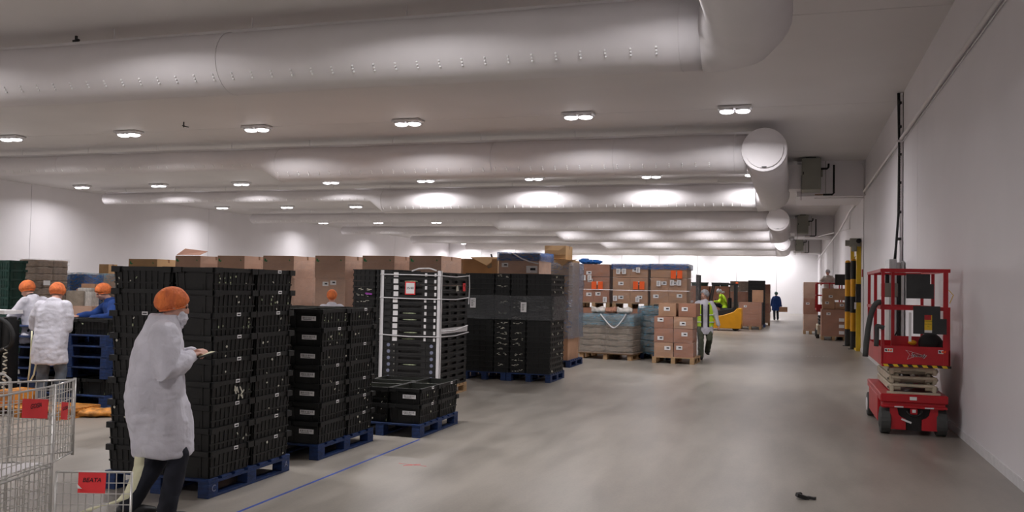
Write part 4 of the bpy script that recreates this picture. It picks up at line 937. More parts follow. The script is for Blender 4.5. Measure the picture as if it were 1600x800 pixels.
# ================================================================== RED SCISSOR LIFT (beside the right wall)
LX0, LX1, LY0, LY1 = 1.06, 1.80, 11.9, 13.9
lf = empty('scissor_lift', ((LX0+LX1)/2, (LY0+LY1)/2, 0)); tag(lf, 'small red scissor lift with cream scissor arms parked beside the right wall', 'scissor lift')
bpy.context.view_layer.update()
OFF = Vector((-(LX0+LX1)/2, -(LY0+LY1)/2, 0))
def L_(name, mb, material, parent=None, **k):
    me = mb.mesh(name, material, **k); me.transform(Matrix.Translation(OFF)); return put(name, me, parent or lf)
cx = (LX0+LX1)/2
L_('chassis', MB().box(LX0+.02, LY0+.10, .14, LX1-.02, LY1-.02, .42), 'red', bevel=.01)
L_('side_skirt', MB().box(LX0-.015, LY0+.35, .12, LX0+.02, LY1-.35, .44), 'red', bevel=.006); L_('side_skirt', MB().box(LX1-.02, LY0+.35, .12, LX1+.015, LY1-.35, .44), 'red', bevel=.006)
L_('deck_tray', MB().box(LX0-.01, LY0, .40, LX1+.01, LY1, .50), 'red', bevel=.012)
L_('deck_lip', MB().box(LX0, LY0+.01, .335, LX1, LY0+.06, .365).box(LX0+.02, LY0+.02, .365, LX1-.02, LY0+.06, .40), 'red', bevel=.004)
# front apron, two halves with the arch between
for s in (-1, 1):
    a = [(cx+s*.09, LY0+.03, .07), (cx+s*.27, LY0+.03, .07), (cx+s*.27, LY0+.03, .345), (cx+s*.19, LY0+.03, .345), (cx+s*.17, LY0+.03, .25), (cx+s*.14, LY0+.03, .22), (cx+s*.09, LY0+.03, .20)]
    L_('apron', MB().poly(a, .03, (0, 1, 0)), 'red')
    L_('hinge', MB().box(cx+s*.17-.05, LY0+.0, .34, cx+s*.17+.05, LY0+.03, .355), 'galv')
L_('recess', MB().box(cx-.2, LY0+.062, .06, cx+.2, LY0+.09, .34), 'rubber')
L_('coupling', MB().box(cx-.04, LY0+.01, .26, cx+.04, LY0+.06, .33), 'red', bevel=.006); L_('coupling_plate', MB().box(cx-.02, LY0+.005, .285, cx+.02, LY0+.01, .32), 'paper')
L_('cable_loop', MB().tube(bez((cx-.08, LY0+.03, .30), (cx-.05, LY0-.0, .22), (cx+.08, LY0-.0, .22), (cx+.09, LY0+.03, .31)), .012, 6), 'rubber', smooth=True)
L_('lever', MB().bar((cx-.14, LY0+.02, .20), (cx-.03, LY0+.0, .16), .02), 'galv')
L_('plate', MB().box(cx-.05, LY0-.003, .435, cx+.03, LY0+.0, .475), 'paper')
for (wx, wy, nm) in ((LX0+.055, LY0+.16, 0), (LX1-.055, LY0+.16, 0), (LX0+.03, LY1-.22, 1), (LX1-.03, LY1-.22, 1)):
    s = -1 if wx < cx else 1; r = .165
    w_ = L_('wheel', MB().tube([(wx-.06, wy, r), (wx-.05, wy, r), (wx+.05, wy, r), (wx+.06, wy, r)], [r*.9, r, r, r*.9], 24), 'grubber')
    L_('hub', MB().tube([(wx+s*.055, wy, r), (wx+s*.07, wy, r)], [r*.62, r*.5], 18), 'white' if nm else 'grubber', w_)
# scissor pack
for s in (-1, 1):
    x = cx+s*.24
    for k in range(3):
        z0 = .52+k*.105
        for (dx, dz, yy0, yy1) in ((0, 0, LY0+.10, LY1-.15), (-s*.06, .03, LY0+.16, LY1-.1)):
            L_('scissor_arm', MB().box(x+dx-.022, yy0, z0+dz, x+dx+.022, yy1, z0+dz+.085), 'cream', bevel=.008)
        L_('pivot', MB().cyl((x-s*.1, LY0+.15, z0+.05), (x+s*.035, LY0+.15, z0+.05), .032, 12), 'cream')
        L_('pin', MB().cyl((x+s*.03, LY0+.15, z0+.05), (x+s*.045, LY0+.15, z0+.05), .014, 8), 'rubber')
for (z, r, y) in ((.60, .022, LY0+.12), (.70, .018, LY0+.07), (.80, .026, LY0+.13), (.655, .04, LY0+.3), (.76, .035, LY0+.28)):
    L_('cross_tube', MB().cyl((cx-.24, y, z), (cx+.24, y, z), r, 12), 'cream', smooth=False)
L_('ram', MB().cyl((cx-.02, LY0+.25, .58), (cx+.02, LY1-.5, .8), .045, 12), 'alu'); L_('hose_bundle', MB().tube(bez((cx-.15, LY0+.2, .6), (cx-.05, LY0+.1, .56), (cx+.1, LY0+.12, .62), (cx+.16, LY0+.2, .57)), .02, 6), 'rubber', smooth=True)
L_('foot_beam', MB().box(cx-.3, LY0+.06, .50, cx+.3, LY0+.1, .525), 'cream')
# platform
L_('platform_floor', MB().box(LX0-.0, LY0-.04, .835, LX1+.02, LY1+.05, .885), 'red', bevel=.004)
L_('toe_board', MB().box(LX0+.0, LY0-.05, .87, LX1+.02, LY0-.025, 1.09), 'red', bevel=.004)
L_('toe_board', MB().box(LX0-.01, LY0-.05, .87, LX0+.015, LY1+.05, 1.06), 'red', bevel=.004); L_('toe_board', MB().box(LX1, LY0-.05, .87, LX1+.022, LY1+.05, 1.06), 'red', bevel=.004); L_('toe_board', MB().box(LX0, LY1+.025, .87, LX1, LY1+.05, 1.06), 'red', bevel=.004)
for k in range(14):
    x = LX0+.01+k*.0545
    L_('hazard_stripe', MB().poly([(x, LY0-.053, .868), (x+.054, LY0-.053, .868), (x+.074 if k < 13 else x+.054, LY0-.053, .838), (x+.02, LY0-.053, .838)], .003, (0, 1, 0)), ['yellow', 'hazblack'][k % 2])
def rail(p, q, r=.019): return MB().bar(p, q, r*2)
for (x, y) in ((LX0+.01, LY0-.03), (LX0+.01, LY1+.02), (LX1-.03, LY0-.03), (LX1-.03, LY1+.02), (LX0+.01, (LY0+LY1)/2), (LX1-.03, (LY0+LY1)/2), (LX0+.15, LY0+.25)):
    L_('post', rail((x, y, .88), (x, y, 2.0), .026 if y < LY0 and x > cx else .019), 'red')
L_('post', MB().bar((LX1+.005, LY0-.03, .9), (LX1+.005, LY0-.03, 1.55), .03), 'red')
for z in (1.55, 2.01):
    L_('guard_rail', rail((LX0-.01, LY0-.03, z), (LX1+.02, LY0-.03, z), .022), 'red')
    L_('guard_rail', rail((LX0-.0, LY1+.02, z), (LX1, LY1+.02, z)), 'red'); L_('guard_rail', rail((LX0-.0, LY0-.03, z), (LX0-.0, LY1+.02, z)), 'red'); L_('guard_rail', rail((LX1-.03, LY0-.03, z), (LX1-.03, LY1+.02, z)), 'red')
L_('gate_panel', MB().box(LX0+.14, LY0+.24, 1.0, LX1-.14, LY0+.27, 1.2), 'red')
def F(x, y, dy=-.07): return aty(x, y, LY0+dy)
a, b = F(1416, 428), F(1459, 467)
L_('dark_panel', MB().box(a.x, LY0-.075, b.z, b.x-.04, LY0-.055, a.z).box(b.x-.04, LY0-.075, b.z, b.x, LY0-.055, a.z-.12), 'dgrey')
a, b = F(1427, 478), F(1479, 523)
L_('dark_panel', MB().box(a.x, LY0-.08, b.z, b.x-.07, LY0-.06, a.z).box(b.x-.07, LY0-.08, b.z, b.x, LY0-.06, a.z-.15), 'dgrey')
a, b = F(1443, 492), F(1456, 520)
y_ = LY0-.082
L_('warning_label', MB().box(a.x+.01, y_, b.z, b.x, y_+.002, a.z), 'yellow')
L_('warning_head', MB().box(a.x+.01, y_-.001, a.z-.06, b.x-.01, y_, a.z), 'red'); L_('warning_foot', MB().box(a.x+.01, y_-.001, b.z, b.x, y_, b.z+.03), 'paper')
for (t, s, z) in (('WARNING', .018, a.z-.075), ('READ BEFORE', .012, a.z-.11), ('USE', .014, a.z-.14)):
    me = text_mesh(t, s); me.transform(Matrix.Translation(OFF+Vector(((a.x+b.x)/2+.003, y_-.002, z))) @ Matrix.Rotation(PI/2, 4, 'X')); put('lettering', me, lf)
for (x0, y0) in ((1382, 544), (1466, 547)):
    a = F(x0, y0, -.052); L_('sticker', MB().box(a.x, LY0-.054, a.z-.045, a.x+.095, LY0-.051, a.z), 'paper')
    for k in range(3): L_('sticker_mark', MB().cbox((a.x+.018+k*.028, LY0-.056, a.z-.022), (.018, .003, .026), (0, .4*(k-1), 0)), 'orangepaper' if k else 'ink')
# arrow logo with lettering
def seg(pts, col='paper', w=.006):
    for p, q in zip(pts, pts[1:]): L_('logo_line', MB().bar(p, q, w, .002), col)
g = lambda x, y: Vector((F(x, y, -.053).x, LY0-.052, F(x, y, -.053).z))
seg([g(1445, 556), g(1415, 547), g(1421.5, 553.5), g(1417.5, 561.5), g(1427, 557.5), g(1442, 557.5), g(1446, 554.5)], 'paper')
me = text_mesh('Speedy', .058, 'logo_lettering', 'white', shear=.25); q = g(1435, 555.2); me.transform(Matrix.Translation(OFF+q+Vector((0, -.0015, 0))) @ Matrix.Rotation(.09, 4, 'Y') @ Matrix.Rotation(PI/2, 4, 'X') @ Matrix.Diagonal((1.05, 1.1, 1, 1))); put('logo_lettering', me, lf)
me = text_mesh('Speedy', .055, 'logo_lettering', 'ink', shear=.25); me.transform(Matrix.Translation(OFF+q+Vector((0, -.0030, 0))) @ Matrix.Rotation(.09, 4, 'Y') @ Matrix.Rotation(PI/2, 4, 'X')); put('logo_lettering', me, lf)
# control box, cables
L_('control_box', MB().box(LX0+.03, LY0+.35, 1.68, LX0+.22, LY0+.5, 1.86), 'unit', bevel=.01); L_('joystick', MB().cyl((LX0+.1, LY0+.42, 1.86), (LX0+.1, LY0+.42, 1.97), .025, 10), 'rubber')
L_('bag', MB().blob((LX1-.16, LY0+.25, 1.12), (.14, .12, .13)).blob((LX1-.05, LY0+.2, 1.08), (.06, .06, .09)), 'rubber', smooth=True)
L_('yellow_tool', MB().blob((LX1-.38, LY0+.1, 1.13), (.05, .03, .03)), 'amber', smooth=True)
L_('yellow_cord', MB().tube([(LX1-.0, LY0-.06, 1.78), (LX1+.05, LY0-.06, 1.72), (LX1+.01, LY0-.06, 1.62)], .005, 5), 'yellow')
L_('wire', MB().tube(bez((LX0+.22, LY0+.3, 1.5), (LX0+.28, LY0+.3, 1.4), (LX0+.2, LY0+.3, 1.2), (LX0+.14, LY0+.28, 1.15)), .009, 6), 'rubber')
L_('document_holder', MB().box(LX0+.30, LY0-.06, 1.15, LX0+.33, LY0-.04, 1.5), 'paper')
# two lagged hoses hung over the rail
for k, (p0, p1) in enumerate((((1372, 472), (1352, 557)), ((1377, 512), (1369, 541)))):
    a, b = F(*p0), F(*p1)
    o = MB().tube(bez(a+Vector((.03, -.02, .0)), a+Vector((-.09, -.03, .03)), b+Vector((.02, -.0, .3)), b), .034 if k == 0 else .028, 10).build('foam_hose', 'grubber', smooth=True); tag(o, ['long dark grey foam hose over the left rail of the near red lift', 'short dark grey foam hose inside the left rail of the red lift near the wall'][k], 'hose')

# ================================================================== SECOND LIFT far right with worker on it
l2 = empty('scissor_lift', (1.35, 36.6, 0)); tag(l2, 'red scissor lift partly hidden behind cartons far down the right side', 'scissor lift')
MB().box(-.42, -.9, .15, .42, .9, .5).build('chassis', 'cream', l2, bevel=.02)
for k in range(3): MB().box(-.36, -.8, .52+k*.12, .36, .8, .6+k*.12).build('scissor_arm', 'rubber', l2)
MB().box(-.45, -.9, 1.05, .45, .9, 1.12).build('platform_floor', 'red', l2); MB().box(-.46, -.93, 1.0, -.22, -.9, 1.28).build('red_box', 'red', l2)
for (x, y) in ((-.44, -.9), (.44, -.9), (-.44, .9), (.44, .9), (0, -.9)): MB().bar((x, y, 1.1), (x, y, 2.08), .045).build('post', 'red', l2)
for z in (1.62, 2.08):
    for (p, q) in (((-.46, -.9, z), (.46, -.9, z)), ((-.46, .9, z), (.46, .9, z)), ((-.44, -.9, z), (-.44, .9, z)), ((.44, -.9, z), (.44, .9, z))): MB().bar(p, q, .045).build('guard_rail', 'red', l2)
MB().box(-.1, -.96, 1.72, .28, -.93, 2.04).build('clear_panel', 'film', l2); MB().box(-.28, -.96, 1.35, -.12, -.93, 1.5).build('plate', 'paper', l2)
for (x, y) in ((-.4, -.7), (.4, -.7), (-.4, .7), (.4, .7)): MB().cyl((x-.06, y, .16), (x+.06, y, .16), .16, 16).build('wheel', 'grubber', l2)

# ================================================================== YELLOW REACH TRUCK (facing left)
tk = empty('forklift_truck', (-2.75, 40.3, 0)); tag(tk, 'yellow and black sit-on forklift truck far down the aisle', 'forklift')
prof = [(-1.1, .10), (.66, .10), (.70, .30), (.70, .98), (.52, .98), (.36, .82), (-.1, .66), (-.75, .55), (-1.1, .52)]
MB().poly([(x, -.55, z) for x, z in prof], 1.1, (0, 1, 0)).build('body', 'ftyellow', tk, bevel=.02)
prof = [(-1.08, .525), (-.75, .56), (-.1, .67), (.36, .83), (.50, .985), (.50, 1.15), (.30, .98), (-.30, .86), (-1.08, .84)]
MB().poly([(x, -.50, z) for x, z in prof], 1.0, (0, 1, 0)).build('seat_cowl', 'rubber', tk, bevel=.02)
MB().bar((.42, -.45, 1.0), (.42, -.45, 2.02), .11).build('guard_post', 'hazblack', tk); MB().bar((.42, .45, 1.0), (.42, .45, 2.02), .11).build('guard_post', 'hazblack', tk)
MB().bar((-.72, -.45, .8), (-.52, -.45, 2.02), .06).build('guard_post', 'hazblack', tk); MB().bar((-.72, .45, .8), (-.52, .45, 2.02), .06).build('guard_post', 'hazblack', tk)
for k in range(6): MB().box(-.56+k*.19, -.48, 1.99, -.51+k*.19, .48, 2.03).build('roof_bar', 'hazblack', tk)
MB().box(-.58, -.5, 1.97, .50, -.44, 2.05).box(-.58, .44, 1.97, .50, .5, 2.05).build('roof_frame', 'hazblack', tk); MB().rings([(.48, -.3, 2.04, .06, .06), (.48, -.3, 2.1, .055, .055)], 14).build('beacon', 'orangepaper', tk)
MB().box(.10, -.25, .92, .24, .25, 1.42).build('seat_back', 'rubber', tk, bevel=.03); MB().box(-.22, -.25, .86, .16, .25, .98).build('seat', 'rubber', tk, bevel=.03)
MB().bar((-.62, 0, .84), (-.46, 0, 1.22), .04).build('steering_column', 'rubber', tk); MB().tube([(-.46+math.cos(k*PI/6)*.02, math.sin(k*PI/6)*.14, 1.22+math.cos(k*PI/6)*.14) for k in range(12)], .015, 6, closed=True).build('steering_wheel', 'rubber', tk)
for y in (-.4, .4): MB().box(-1.25, y-.06, .06, -1.12, y+.06, 2.4).build('mast', 'hazblack', tk); MB().box(-2.3, y-.06, .05, -1.2, y+.06, .10).build('fork', 'hazblack', tk)
for (x, y) in ((.45, -.42), (.45, .42), (-.8, -.42), (-.8, .42)): MB().cyl((x, y-.07, .15), (x, y+.07, .15), .15, 18).build('wheel', 'rubber', tk)
MB().box(-.95, -.553, .3, -.45, -.55, .36).build('name_strip', 'hazblack', tk)

# ================================================================== WIRE CAGE (lower left corner)
cg = empty('wire_cage', (-4.3, 3.9, 0)); tag(cg, 'zinc wire mesh stock cage in two tiers at the lower left corner', 'cage'); CO = Vector((4.3, -3.9, 0))
def C_(name, mb, material='steel', parent=None, **k):
    me = mb.mesh(name, material, **k); me.transform(Matrix.Translation(CO)); return put(name, me, parent or cg)
def mesh_panel(p, q, z0, z1, name, nz=None, step=.042, zs=.052, rim=.006, posts=True, drop=0):
    p, q = Vector((*p, 0)), Vector((*q, 0)); Ln = (q-p).length; n = max(2, round(Ln/step)); m = MB()
    for i in range(1, n): 
        c = p.lerp(q, i/n); m.bar((c.x, c.y, z0), (c.x, c.y, z1), .0042)
    k = max(1, round((z1-z0)/zs))
    for j in range(1, k): z = z0+(z1-z0)*j/k; m.bar((p.x, p.y, z), (q.x, q.y, z), .0042)
    w_ = C_(name, m); w_['kind'] = 'stuff'
    C_('rim', MB().tube([(p.x, p.y, z1), (q.x, q.y, z1)], rim, 8), smooth=True); C_('rim', MB().tube([(p.x, p.y, z0), (q.x, q.y, z0)], rim*.8, 8), smooth=True)
A_, B_, C0, P0, D0 = (-4.08, 4.21), (-4.26, 4.55), (-4.62, 4.02), (-3.80, 3.12), (-4.95, 3.2)
A_ = tuple(at(85, 603, 1.1)[:2]); B_ = tuple(at(117, 593, 1.1)[:2]); P0 = (A_[0]+.30, A_[1]-1.25)
C0 = tuple(at(-60, 601, 1.1)[:2]); D0 = (C0[0]+.2, C0[1]-1.0)
for (z0, z1) in ((.66, 1.10), (.08, .64)):
    ring = [P0, A_, B_, C0, D0] if z0 > .5 else [P0, A_, (A_[0]-.30, A_[1]+.02), (C0[0]+.1, C0[1]-.1), D0]
    for p, q in zip(ring, ring[1:]+ring[:1]): mesh_panel(p, q, z0, z1, 'mesh_panel')
for p in (P0, A_, D0): C_('corner_post', MB().tube([(*p, .0), (*p, 1.11)], .009, 8), smooth=True)
C_('corner_post', MB().tube([(*B_, .64), (*B_, 1.11)], .009, 8), smooth=True); C_('corner_post', MB().tube([(*C0, .0), (*C0, 1.11)], .009, 8), smooth=True)
gp = atx(82, 737, -3.95); 
g0 = (A_[0], A_[1]); g1 = tuple(at(206, 738, .655)[:2]); g0b = tuple(at(88, 737, .655)[:2])
mesh_panel(g0b, g1, .06, .655, 'gate_mesh', step=.04, zs=.058)
C_('gate_post', MB().tube([(*g1, .0), (*g1, .655)], .007, 8), smooth=True); C_('gate_post', MB().tube([(*g0b, .0), (*g0b, .655)], .007, 8), smooth=True)
C_('foot', MB().cyl((*g1, 0), (*g1, .02), .02, 10)); C_('shelf_sheet', MB().poly([(P0[0], P0[1], .665), (A_[0]-.02, A_[1]-.04, .665), (C0[0]+.1, C0[1]-.1, .665), (D0[0], D0[1], .665)], .004), 'galv')
fm = MB().poly([(P0[0]-.1, P0[1], 1.085), (A_[0]-.10, A_[1]-.12, 1.085), (C0[0]+.12, C0[1]+.0, 1.075), (D0[0]+.1, D0[1], 1.085)], .01).build('plastic_sheet', 'film'); tag(fm, 'clear plastic sheet lying over the top of the wire cage', 'sheet')
# red notes on the cage
def note(corners, z_top, lbl, txt, tsize, name='red_note'):
    pass
def note_on(pxl, pxr, pyt, pyb, p, q, off, label, txt, size):
    p, q = Vector((*p, 0)), Vector((*q, 0)); d = (q-p).normalized(); nrm = Vector((d.y, -d.x, 0))
    if nrm.dot(Vector((0, 0, 0))-p) < 0: nrm = -nrm
    def hit(x, y):
        r = wr(x, y); t = (p+nrm*off-CAMP).dot(nrm)/r.dot(nrm); return CAMP+r*t
    a, b, c_, e = hit(pxl, pyt), hit(pxr, pyt+1), hit(pxr-2, pyb+1), hit(pxl-2, pyb)
    o = MB().poly([a, b, c_, e], .002, -nrm).build('red_note', 'redpaper'); tag(o, label, 'note', 'red notes on the wire cage')
    if txt:
        ang = math.atan2(d.y, d.x); 
        if (b-a).dot(d) < 0: ang += PI
        me = text_mesh(txt, size, shear=.2); put('lettering', me, o, (a+b+c_+e)/4+nrm*.003+Vector((0, 0, .015)), (PI/2, 0, ang))
    return o
note_on(36, 76, 623, 653, P0, A_, .008, 'red note with handwriting on the front of the wire cage upper tier', 'GOSIA', .036)
note_on(97, 107, 628, 655, A_, B_, .008, 'narrow-looking red note on the right end panel of the wire cage', 'GOSIA', .03)
nt_ = note_on(123, 166, 738, 770, g0b, g1, .008, 'red note reading BEATA on the low swung-out gate of the wire cage', 'BEATA', .034)
o = MB().poly([(0, 0, 0), (.028, 0, -.0), (.0, -.006, .026)], .002, (0, -1, 0)).build('folded_corner', 'paper', nt_); _p = at(125, 738, .655); o.location = Vector((_p.x, _p.y, .655))+Vector((0, -.012, -.085))
# small cage behind
c2 = empty('wire_cage', (-4.75, 4.55, 0)); tag(c2, 'small wire cage with round-cornered top behind the first, left edge', 'cage')
q = at(16, 584, 1.15); mm = MB(); 
mm.tube([(q.x-.5, q.y-.42, 0), (q.x-.5, q.y-.42, 1.12), (q.x-.48, q.y-.4, 1.15), (q.x-.03, q.y-.02, 1.15), (q.x, q.y, 1.12), (q.x, q.y, 0)], .008, 8)
me = mm.mesh('frame', 'steel', smooth=True); me.transform(Matrix.Translation((4.75, -4.55, 0))); put('frame', me, c2)
mm = MB()
for k in range(1, 12): t = k/12; mm.bar((q.x-.5*t, q.y-.42*t, .1), (q.x-.5*t, q.y-.42*t, 1.15), .0042)
for k in range(1, 18): mm.bar((q.x-.5, q.y-.42, .1+k*.058), (q.x, q.y, .1+k*.058), .0042)
me = mm.mesh('mesh_panel', 'steel'); me.transform(Matrix.Translation((4.75, -4.55, 0))); put('mesh_panel', me, c2)['kind'] = 'stuff'
# cream paper strip falling beside the man
def ribbon(pts, w, name, material, wdir):
    m = MB(); bm = m.bm; wv = Vector(wdir).normalized(); vs = [[bm.verts.new(Vector(p)+wv*s*w/2+Vector((0, 0, 0))) for s in (-1, 1)] for p in pts]
    for a, b in zip(vs, vs[1:]): bm.faces.new((a[0], a[1], b[1], b[0]))
    r = bmesh.ops.extrude_face_region(bm, geom=bm.faces[:]); 
    for g_ in r['geom']:
        if isinstance(g_, bmesh.types.BMVert): g_.co += Vector((.001, -.0015, .0008))
    return m.build(name, material, smooth=True)
def RP(x, y, Y): return aty(x, y, Y)
o = ribbon([RP(217, 700, 5.30), RP(218, 715, 5.25), RP(217, 728, 5.15), RP(212, 745, 5.05), RP(204, 765, 4.95), RP(192, 780, 4.85), RP(170, 788, 4.75), RP(150, 792, 4.7), RP(132, 800, 4.6)], .07, 'paper_strip', 'cream_strip', (1, .35, .1))
tag(o, 'long cream paper strip trailing from the man in white to the floor by the cage', 'paper strip')
# ================================================================== PEOPLE (local frame: facing +Y, +X is the person's right ... mirrored left at -X)
def ik(a, b, l1, l2, pole):
    a, b = Vector(a), Vector(b); d = b-a; L = min(d.length, (l1+l2)*.999); u = d.normalized()
    x = (l1*l1-l2*l2+L*L)/(2*L); h = math.sqrt(max(1e-6, l1*l1-x*x)); p = Vector(pole); p = (p-u*p.dot(u)).normalized()
    return a+u*x+p*h, a+u*L
def person(name_label, loc, rz, h=1.70, lean=0.0, pel=(0, 0, .93), feet=((.11, .02), (-.11, -.02)), hands=((.2, .3, 1.05), (-.2, .3, 1.05)), head=(0, 0), turn=0.0,
           coat=None, coat_hem=.62, coat_w=1.0, jacket=None, vest=False, trousers='trouser', net='net', shoes='shoe', beard=False, scarf=None, vox=.012, fine=False, footz=(0, 0), hand_dir=None, group=None, grip=.6, hunch=.03, elbow=(.8, -.5, -.6), prof=None, sleeve=1.0):
    s = h/1.72; root = empty('person', loc, rz); tag(root, name_label, 'person', group)
    P = Vector(pel)*1.0; P.z = pel[2]*s if pel[2] > .7 else pel[2]
    Rl = Euler((-lean, 0, turn)).to_matrix()
    def up(x, y, z): return P+Rl @ (Vector((x, y, z-.93))*s)
    neck = up(0, hunch-.01, 1.44); HR = Rl @ Euler((-head[0], 0, head[1])).to_matrix(); hc = neck+HR @ (Vector((0, .035, .155))*s)
    body = MB(); fr = .0085 if fine else .0125
    # torso
    body.limb([up(0, 0, .92), up(0, .0, 1.10), up(0, .0, 1.28)], [.115*s, .105*s, .11*s], 14)
    body.blob(up(0, .0, 1.30), (.15*s, .095*s, .13*s)); body.limb([up(-.15, 0, 1.375), up(.15, 0, 1.375)], [.048*s, .048*s])
    body.limb([up(0, 0, 1.38), neck, hc+HR @ Vector((0, -.01, -.05))*s], [.065*s, .055*s, .055*s])
    # head
    def hb(c, r, rot=(0, 0, 0), sub=2):
        T = Matrix.Translation(hc+HR @ (Vector(c)*s)) @ (HR @ Euler(rot).to_matrix()).to_4x4() @ Matrix.Diagonal((r[0]*s, r[1]*s, r[2]*s, 1)); bmesh.ops.create_icosphere(body.bm, subdivisions=sub, radius=1, matrix=T)
    hb((0, -.012, .025), (.075, .095, .088), sub=3); hb((0, .022, -.035), (.058, .066, .072), sub=3); hb((0, .055, -.085), (.028, .024, .02))
    hb((0, .092, -.012), (.011, .016, .028), (.25, 0, 0)); hb((0, .100, -.030), (.016, .013, .011)); hb((0, .078, .024), (.046, .014, .010)); hb((0, .080, -.062), (.022, .010, .006)); hb((0, .079, -.072), (.018, .010, .006))
    for q in (-1, 1): hb((q*.075, -.012, -.008), (.009, .018, .030), (0, 0, q*.25)); hb((q*.038, .062, -.028), (.020, .018, .016))
    shoul = []; wr_ = []; limbs = {}
    for si, q in enumerate((1, -1)):
        sh = up(q*.17, 0, 1.375); hd = Vector(hands[si]); hd = Vector((hd.x, hd.y, hd.z)); el, wrp = ik(sh, hd, .285*s, .255*s, Rl @ Vector((q*elbow[0], elbow[1], elbow[2])))
        limbs[q] = (sh, el, wrp)
        body.limb([sh, el, wrp], [.052*s, .040*s, .027*s])
        fd = (wrp-el).normalized() if hand_dir is None else (Vector(hand_dir[si]).normalized() if hand_dir[si] else (wrp-el).normalized())
        side = fd.cross(Vector((0, 0, 1))); side = side.normalized() if side.length > .1 else Vector((1, 0, 0)); dn = side.cross(fd).normalized()*-1
        if dn.z > 0: dn = -dn
        pc = wrp+fd*.045*s
        for k in range(4):
            oo = side*((k-1.5)*.0205*s)*(1 if fine else 1.15); b0 = wrp+fd*.02*s+oo*.6; kn = wrp+fd*.088*s+oo; ln = (.040, .046, .043, .033)[k]*s
            a1 = grip*.9; f1 = (fd*math.cos(a1)+dn*math.sin(a1)); a2 = grip*1.9; f2 = (fd*math.cos(a2)+dn*math.sin(a2))
            body.limb([b0, kn], [.015*s, fr*1.15], 8); body.limb([kn, kn+f1*ln, kn+f1*ln+f2*ln*.85], [fr*1.05, fr, fr*.85], 8)
        inn = side*(-q if side.x > 0 else q); 
        body.limb([wrp+fd*.02*s, wrp+fd*.048*s+inn*.032*s+dn*.01, wrp+fd*.085*s+inn*.045*s+dn*.03*s, wrp+fd*.10*s+inn*.035*s+dn*.052*s], [.015*s, .0135*s, fr*1.1, fr*.9], 8)
    # legs
    legs = {}
    for si, q in enumerate((1, -1)):
        hp = P+Vector((q*.09, 0, -.03))*s; an = Vector((feet[si][0], feet[si][1], .085*s+footz[si])); kn, an2 = ik(hp, an, .42*s, .42*s, (q*.1, 1, 0)); legs[q] = (hp, kn, an2)
        body.limb([hp, kn, an2], [.075*s, .05*s, .035*s])
    b = put('body', remesh(body, vox, 'body', 'skin', 2), root)
    em = MB().blob((0, 0, 0), .009*s, sub=2).mesh('eye', 'eye', smooth=True)
    for q in (-1, 1): put('eye', em, root, hc+HR @ (Vector((q*.031, .077, .006))*s))
    # trousers
    t = MB()
    for q in (1, -1):
        hp, kn, an2 = legs[q]; mid = hp.lerp(kn, .5); sw = (kn-hp).normalized()
        t.limb([hp, mid, kn, kn.lerp(an2, .5), an2+Vector((0, 0, .0))], [.108*s, .098*s, .078*s, .072*s, .068*s], 14)
    t.limb([P+Vector((-.05, 0, .0)), P+Vector((.05, 0, .0))], [.135*s, .135*s]); t.limb([P, P+Rl @ Vector((0, 0, .1))], [.13*s, .12*s])
    fold = lambda c: noise.noise(Vector((c.x*6, c.y*6, c.z*13)))*.7+noise.noise(c*22)*.4
    put('trousers', remesh(t, vox*1.1, 'trousers', trousers, 3, (.012, fold)), root)
    for si, q in enumerate((1, -1)):
        m = MB(); hp, kn, an2 = legs[q]; x, y, z = an2.x, an2.y, an2.z-.085*s
        m.limb([(x, y-.05*s, z+.045*s), (x, y+.10*s, z+.04*s), (x+q*.008, y+.17*s, z+.032*s)], [.044*s, .043*s, .031*s]); m.limb([(x, y-.02, z+.05*s), (x, y-.015, z+.10*s)], [.045*s, .05*s])
        put('shoe', remesh(m, .012, 'shoe', shoes, 2), root)
    # coat / jacket
    cm = coat or jacket
    if cm:
        c = MB(); cw = coat_w
        hem = coat_hem if coat else .82
        # body of the garment: upper rings follow the lean, lower ones hang
        def ring(z, rx, ry, yo): 
            if z > .93: p_ = up(0, yo, z); return (p_.x, p_.y, p_.z, rx*s*cw, ry*s*cw)
            p_ = P+Vector((0, yo*s, (z-.93)*s)); return (p_.x, p_.y, p_.z, rx*s*cw, ry*s*cw)
        zz = [(hem, .225, .185, .0), (hem+.10, .222, .18, .0), (.86, .212, .170, .0), (.98, .205, .16, .0), (1.1, .205, .155, .0), (1.22, .208, .155, .0), (1.32, .205, .145, .0), (1.39, .17, .115, .0), (1.44, .10, .09, .01), (1.475, .075, .078, .012)]
        zz = prof or [q for q in zz if q[0] >= hem]
        c.rings([ring(*q) for q in zz], 28)
        for q in (1, -1):
            sh, el, w_ = limbs[q]; m1 = sh.lerp(el, .5); m2 = el.lerp(w_, .55); cf = w_+(w_-el).normalized()*.0
            c.limb([sh+Rl @ Vector((-q*.02, 0, 0)), m1, el, m2], [.082*s*sleeve, .076*s*sleeve, .070*s*sleeve, .058*s*sleeve], 16); c.limb([m2, cf], [.058*s*sleeve, .046*s*sleeve], 16)
        # collar
        nk = neck+Rl @ Vector((0, -.005, 0)); c.rings([(nk.x, nk.y, nk.z-.02, .075*s, .078*s), (nk.x, nk.y+.004, nk.z+.03*s, .070*s, .074*s)], 18)
        dsp = lambda v: .8*noise.noise(Vector((v.x*5+3, v.y*5, v.z*3.2)))+.45*noise.noise(Vector((v.x*13, v.y*13, v.z*6)))+.35*abs(noise.noise(Vector((v.x*9, v.y*9+4, v.z*15))))
        g_ = put('coat' if coat else 'jacket', remesh(c, vox*1.0, 'coat', cm, 5, (.026 if coat else .014, dsp)), root)
        if coat:   # hem edge and back/front seam as fine geometry
            pass
